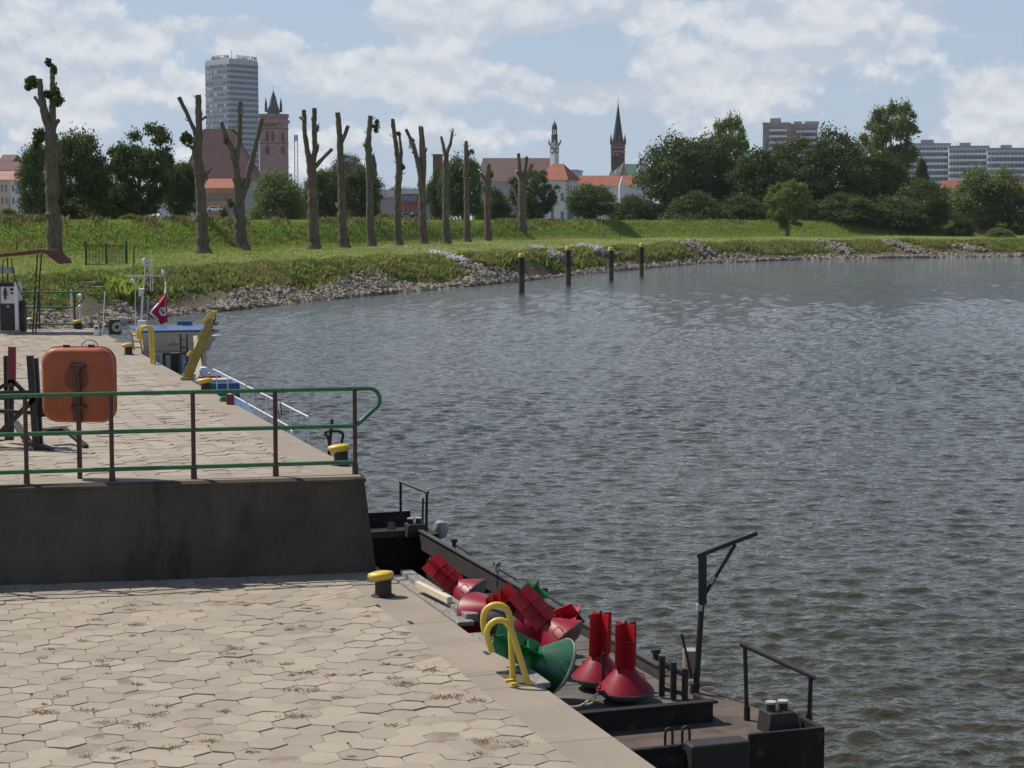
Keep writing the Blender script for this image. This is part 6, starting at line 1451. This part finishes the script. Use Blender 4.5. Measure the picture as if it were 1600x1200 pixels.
# ================================================================ WORKBOAT AT THE UPPER QUAY
def uD(D): # distance along the quay for a given depth at its edge
    return (D - QO.y - (qv * EU).y) / qu.y
def W2(u, v, z): return Q(u, EU + .12 + v, z)
uA, uW0, uW1, uF, uB = uD(55.0), uD(49.5), uD(47.5), uD(40), uD(28.0)
boat = root('workboat', tuple(W2(uD(42), .9, 0)), 'cream and blue workboat with mast and flag, moored at the upper quay', 'boat')
def k6(name, mb, mat, parent=None, **k): return mb.build(name, M[mat], parent or boat, **k)
ol = [(uA, .0), (uA, 1.9), (uD(50), 2.05), (uD(44), 1.95), (uF, 1.5), (uD(33), 1.15), (uB + 1.2, .75), (uB, .45), (uB + 1, .05), (uD(40), 0)]
def rg_(z, ins): return [W2(u, v - (ins if v > .3 else -ins), z) for u, v in ol]
mb = MB(); rs_ = [rg_(-.5, .35), rg_(.3, .06), rg_(1.45, 0), rg_(1.62, 0)]; n = len(ol)
mb.v = [tuple(p) for r_ in rs_ for p in r_]; mb.f = [(a * n + i, a * n + (i + 1) % n, (a + 1) * n + (i + 1) % n, (a + 1) * n + i) for a in range(3) for i in range(n)] + [tuple(range(n)), tuple(range(3 * n, 4 * n))]
k6('hull', mb, 'blue')
mb = MB(); P = [W2(u, min(max(v, .06), v - .06 if v > .3 else v + .06), 1.63) for u, v in ol]; mb.slab(P, (0, 0, .012)); k6('deck', mb, 'blue')
def bx6(mb, u0, u1, v0, v1, z0, z1): return mb.add(*_box(W2, u0, u1, v0, v1, z0, z1))
mb = MB(); bx6(mb, uD(46.6), uD(43.5), .9, 1.85, 1.64, 1.98); k6('raised_deck', mb, 'blue', bevel=.02)
for i in range(3):
    mb = MB(); bx6(mb, uD(46 - i * .9), uD(45.6 - i * .9), 1.0 + .1 * i, 1.5 + .1 * i, 1.98, 2.05); k6('deck_hatch', mb, 'cream' if i != 1 else 'darkred', bevel=.01)
# wheelhouse: flared visor over tall windows
zr = 2.98; k = 48.5 / FP
def F_(x, y, D): return atY(x, y, D)
DW = 48.4
v0, v1 = .02, 1.98
mb = MB(); bx6(mb, uW1 + .25, uW0, .1, 1.75, 1.64, 2.72); wh = k6('wheelhouse', mb, 'cream', bevel=.03)
# visor ring, sloping out
u0_, u1_ = uW1 - .1, uW0 + .1
lo = [W2(u0_ + .28, v0 + .12, 2.46), W2(u0_ + .28, v1 - .18, 2.46), W2(u1_, v1 - .18, 2.46), W2(u1_, v0 + .12, 2.46)]
up = [W2(u0_, v0, zr), W2(u0_, v1, zr), W2(u1_ + .1, v1, zr), W2(u1_ + .1, v0, zr)]
mb = MB(); mb.v = [tuple(p) for p in lo + up]; mb.f = [(0, 1, 5, 4), (1, 2, 6, 5), (2, 3, 7, 6), (3, 0, 4, 7), (0, 3, 2, 1), (4, 5, 6, 7)]; k6('visor', mb, 'cream', wh, bevel=.02)
mb = MB(); bx6(mb, u0_ - .04, u1_ + .15, v0 - .03, v1 + .03, zr, zr + .05); rf = k6('roof', mb, 'blue', wh, bevel=.015)
mb = MB(); a0 = W2(uW1 + .24, .75, 0); mb.slab([W2(uW1 + .235, .62, 1.66), W2(uW1 + .235, 1.62, 1.66), W2(uW1 + .235, 1.62, 2.42), W2(uW1 + .235, .62, 2.42)], qu * -.03); fr = k6('window_frame', mb, 'black', wh)
mb = MB(); mb.slab([W2(uW1 + .2, .67, 1.71), W2(uW1 + .2, 1.57, 1.71), W2(uW1 + .2, 1.57, 2.37), W2(uW1 + .2, .67, 2.37)], qu * -.02); k6('pane', mb, 'paleglass', fr)
mb = MB(); mb.slab([W2(uW1 + .235, .16, 1.7), W2(uW1 + .235, .56, 1.7), W2(uW1 + .235, .56, 2.42), W2(uW1 + .235, .16, 2.42)], qu * -.03); fr = k6('window_frame', mb, 'cream', wh)
mb = MB(); mb.slab([W2(uW1 + .2, .2, 1.75), W2(uW1 + .2, .52, 1.75), W2(uW1 + .2, .52, 2.38), W2(uW1 + .2, .2, 2.38)], qu * -.02); k6('pane', mb, 'paleglass', fr)
for x in (264, 276):
    p = F_(x, 530, DW - .5); mb = MB(); mb.cyl(p, p + Vector((.05, -.1, -.12)), .05, .06, 8); k6('floodlight', mb, 'cream', wh)
# roof gear
def rp(x, y, D): return F_(x, y, D)
mb = MB(); p = rp(180, 512, 51); mb.box((p.x, 51, p.z + .02), (.30, .3, .42)); k6('machinery_box', mb, 'black', rf, bevel=.02)
p = rp(183, 511, 50.8); mb = MB(); mb.cyl((p.x, 50.84, p.z), (p.x, 50.76, p.z), .13, n=18); fanp = k6('fan_ring', mb, 'grey', rf); mb = MB(); mb.cyl((p.x, 50.8, p.z), (p.x, 50.74, p.z), .055, n=14); k6('fan_hub', mb, 'black', rf)
p = rp(189, 502, 51); mb = MB(); mb.cyl((p.x - .1, 51, p.z), (p.x + .1, 51.1, p.z), .13, n=18); k6('searchlight', mb, 'grey', rf, smooth=True)
p = rp(293, 510, 50); mb = MB(); mb.box((p.x, 50, p.z), (.24, .25, .30)); k6('blue_box', mb, 'blue', rf, bevel=.02)
p = rp(281, 510, 50.5); mb = MB(); mb.box((p.x, 50.5, p.z), (.12, .2, .30)); k6('blue_box', mb, 'blue', rf, bevel=.02)
p = rp(264, 515, 50.5); mb = MB(); mb.box((p.x, 50.5, p.z), (.16, .2, .14)); k6('winch', mb, 'black', rf, bevel=.02)
p = rp(222, 506, 50.5); mb = MB(); mb.box((p.x, 50.5, p.z), (.22, .2, .20)); k6('mast_foot', mb, 'white', rf, bevel=.03)
# lattice mast with crossbar and lamps
DM_ = 50.5
mb = MB(); mb.tube([F_(221, 512, DM_), F_(223, 470, DM_), F_(227.5, 412, DM_)], .022, 8); ms = k6('mast', mb, 'zinc', smooth=True)
mb = MB(); mb.tube([F_(222.5, 455, DM_), F_(220, 510, DM_ + .3)], .02, 6); k6('mast_stay', mb, 'zinc', ms)
mb = MB(); mb.tube([F_(193, 432, DM_), F_(227, 431, DM_), F_(258, 431.5, DM_)], .014, 8); k6('crossbar', mb, 'zinc', ms)
for (x, y, r_, h_, mt) in ((227, 408, .085, .17, 'zinc'), (207, 438, .06, .10, 'white'), (221, 457, .07, .2, 'zinc'), (255, 425, .05, .14, 'white'), (222, 452, .08, .05, 'white')):
    c = F_(x, y, DM_); mb = MB(); mb.lathe([(0, -h_ / 2), (r_ * .8, -h_ / 2), (r_, -h_ * .2), (r_, h_ * .25), (r_ * .6, h_ / 2), (0, h_ / 2)], c, 12); k6('mast_lamp', mb, mt, ms, smooth=50)
for x0, x1, y0, y1 in ((235, 237, 455, 392), (238, 240, 455, 397), (212, 211, 512, 440), (229, 232, 512, 462)): mb = MB(); mb.tube([F_(x0, y0, DM_), F_(x1, y1, DM_)], .009, 5); k6('whip_aerial', mb, 'white', ms)
mb = MB(); mb.tube([F_(258, 432, DM_), F_(258.5, 520, DM_)], .007, 5); k6('halyard', mb, 'white', ms)
# flag: hanging, red with white borders and a small white device
s = NT('flag_cloth'); s.color((.42, .02, .045)); M['flag'] = s.set(.8)
def flagpt(a, b):   # a across 0..1, b down 0..1
    P00, P10, P11, P01 = (258, 440), (259.5, 441), (262, 497), (252, 511)
    L = [(258, 440), (256, 462), (243, 478), (233, 489), (247, 500), (253, 510)]; Rr = [(259.5, 440), (260, 462), (261, 475), (261.5, 485), (262, 497), (261.5, 506)]
    i = min(int(b * 5), 4); t = b * 5 - i; l = (L[i][0] * (1 - t) + L[i + 1][0] * t, L[i][1] * (1 - t) + L[i + 1][1] * t); r_ = (Rr[i][0] * (1 - t) + Rr[i + 1][0] * t, Rr[i][1] * (1 - t) + Rr[i + 1][1] * t)
    return F_(l[0] * (1 - a) + r_[0] * a, l[1] * (1 - a) + r_[1] * a, DM_ - .02 + .09 * math.sin(a * 6 + b * 7))
fl = root('flag', tuple(flagpt(1, 0)), 'limp red and white ensign hanging from the mast crossbar of the workboat', 'flag')
def flagpart(name, a0, a1, b0, b1, mat, off=0, parent=fl):
    na, nb_ = 8, 14; mb = MB(); mb.v = []
    for j in range(nb_ + 1):
        for i in range(na + 1): p = flagpt(a0 + (a1 - a0) * i / na, b0 + (b1 - b0) * j / nb_); mb.v.append((p.x, p.y - off, p.z))
    mb.f = [(j * (na + 1) + i, j * (na + 1) + i + 1, (j + 1) * (na + 1) + i + 1, (j + 1) * (na + 1) + i) for j in range(nb_) for i in range(na)]
    o = mb.build(name, M[mat], parent, fix=False, smooth=80); md = o.modifiers.new('t', 'SOLIDIFY'); md.thickness = .006; return o
c_ = flagpart('cloth', 0, 1, .22, .94, 'flag'); flagpart('border', 0, 1, 0, .17, 'white', parent=c_); flagpart('border', 0, 1, .17, .22, 'flag', parent=c_); flagpart('border', 0, .12, .35, .80, 'white', .012, c_); flagpart('border', 0, 1, .94, 1, 'white', parent=c_)
flagpart('emblem', .52, .93, .48, .72, 'white', .014, c_); flagpart('emblem', .62, .72, .52, .60, 'black', .02, c_); flagpart('emblem', .70, .85, .61, .67, 'darkred', .02, c_)
# ladders, black ladder, lines, deck rail
mb = MB(); 
for x in (205, 217): mb.cyl(F_(x, 520, DW - .6), F_(x + 8, 566, DW - 1.2), .016, n=6)
for q in range(5): t = (q + .5) / 5; mb.cyl(F_(205 + 8 * t, 520 + 46 * t, DW - .6 - .6 * t), F_(217 + 8 * t, 520 + 46 * t, DW - .6 - .6 * t), .013, n=6)
k6('side_ladder', mb, 'black')
mb = MB()
for x in (282, 292): mb.cyl(F_(x, 522, 44), F_(x + 1, 612, 43.8), .022, n=6)
for q in range(6): y = 530 + 13 * q; mb.cyl(F_(282, y, 44), F_(293, y, 43.9), .018, n=6)
k6('black_ladder', mb, 'black')
mb = MB(); p = F_(275, 575, 44.5); mb.box((p.x, 44.5, p.z), (.22, .3, .75)); k6('engine_box', mb, 'black', bevel=.03)
p = F_(318, 580, 44); mb = MB(); mb.lathe([(0, -.12), (.09, -.09), (.12, 0), (.09, .09), (0, .12)], p, 14); k6('white_float', mb, 'white', smooth=True)
mb = MB(); mb.slab([F_(302, 525, 46.5), F_(308, 525, 46.5), F_(318, 590, 45.5), F_(306, 590, 45.5)], (0, .1, 0)); k6('cream_bulwark', mb, 'cream')
zt_ = 2.45
def rl(D, z): # outboard rail line
    t = (D - 28) / 14.0; return W2(uD(D), .80 + .15 * min(t, 1), z)
pts = [rl(42, zt_), rl(38, zt_), rl(34, zt_), rl(31.6, zt_)]
mb = MB(); mb.tube(pts, .014, 8); rr1 = k6('guard_rail', mb, 'white', smooth=True)
mb = MB(); mb.tube([rl(40, zt_ - .36), rl(33.4, zt_ - .36), rl(33.0, zt_ - .42), rl(32.9, 1.7)], .014, 8); k6('guard_rail', mb, 'white', smooth=True)
for D in (41.5, 40, 38.4, 36.9, 35.5, 34.2, 33.1, 32.1, 31.6): mb = MB(); mb.cyl(rl(D, 1.63), rl(D, zt_), .012, n=7); k6('rail_post', mb, 'white')
# small lamps and box on the quay edge near the boat bow
p = at(360, 632, ZU); mb = MB(); mb.box(p + Vector((0, .0, .09)), (.13, .12, .19)); o = mb.build('red_box', M['darkred'], bevel=.01); tag(o, 'small red box at the quay edge beside the white guard rail', 'box')
p = at(349, 627, ZU); mb = MB(); mb.lathe([(.07, 0), (.075, .03), (.05, .09), (0, .1)], p, 14); o = mb.build('green_lamp', M['finGreen'], smooth=True); tag(o, 'small green lamp on the quay edge beside the red box', 'lamp')
# ---- yellow crane arm leaning over the edge
f = at(291, 594, ZU); Yc = f.y
g = root('quay_crane', tuple(f), 'worn yellow hand crane leaning out over the workboat, with hook at its tip', 'crane')
def C_(x, y, dy=0): return atY(x, y, Yc + dy)
mb = MB(); mb.slab([C_(285, 590), C_(299, 594), C_(301, 586), C_(335, 503), C_(331, 497), C_(322, 502), C_(290, 576)], (0, .10, 0)); mb.build('boom', M['oliveyellow'], g, bevel=.012)
mb = MB(); mb.box(f + Vector((.02, .06, .03)), (.26, .24, .07)); mb.build('base_plate', M['oliveyellow'], g, bevel=.01)
mb = MB(); mb.slab([C_(314, 503), C_(318, 505), C_(340, 490), C_(339, 485.5), C_(329, 486)], (0, .13, 0)); mb.build('head', M['yellow'], g, bevel=.012)
mb = MB(); mb.bar(C_(296, 553, -.05), C_(316, 512, -.05), .012); mb.tube([C_(293, 556, -.05), C_(299, 549, -.05)], .035, 8); mb.build('cable_winch', M['yellow'], g)
mb = MB(); mb.tube([C_(337, 490), C_(337, 499)], .008, 5); mb.tube(smoothpath([C_(337, 498), C_(335, 502), C_(336, 507), C_(339, 507), C_(340, 503)]), .016, 7); mb.build('hook', M['black'], g, True)
g = root('deck_lamp', tuple(F_(340, 524, 44)), 'grey dish lamp on a thin arm right of the yellow crane tip', 'lamp')
mb = MB(); mb.lathe([(0, .04), (.06, .035), (.13, .0), (.09, -.02), (0, -.025)], F_(339, 524.5, 44), 16); mb.build('shade', M['grey'], g, True)
mb = MB(); mb.tube(smoothpath([F_(318, 516, 45), F_(334, 514, 44.3), F_(339, 520, 44)]), .014, 6); mb.tube(smoothpath([F_(339, 525, 44), F_(332, 532, 44), F_(322, 528, 44.5), F_(318, 520, 45)]), .008, 6); mb.build('arm', M['black'], g)
# ================================================================ AIR
mb = MB(); mb.box((0, 1180, 88), (5000, 2640, 184)); 
s = NT('haze_air'); s.t.nodes.remove(s.b); v = s.n('ShaderNodeVolumePrincipled'); v.inputs['Color'].default_value = (.86, .92, 1, 1); v.inputs['Density'].default_value = .00004; v.inputs['Anisotropy'].default_value = .3
s.l(v.outputs[0], s.out.inputs['Volume']); o = mb.build('haze', s.m); tag(o, kind='stuff')
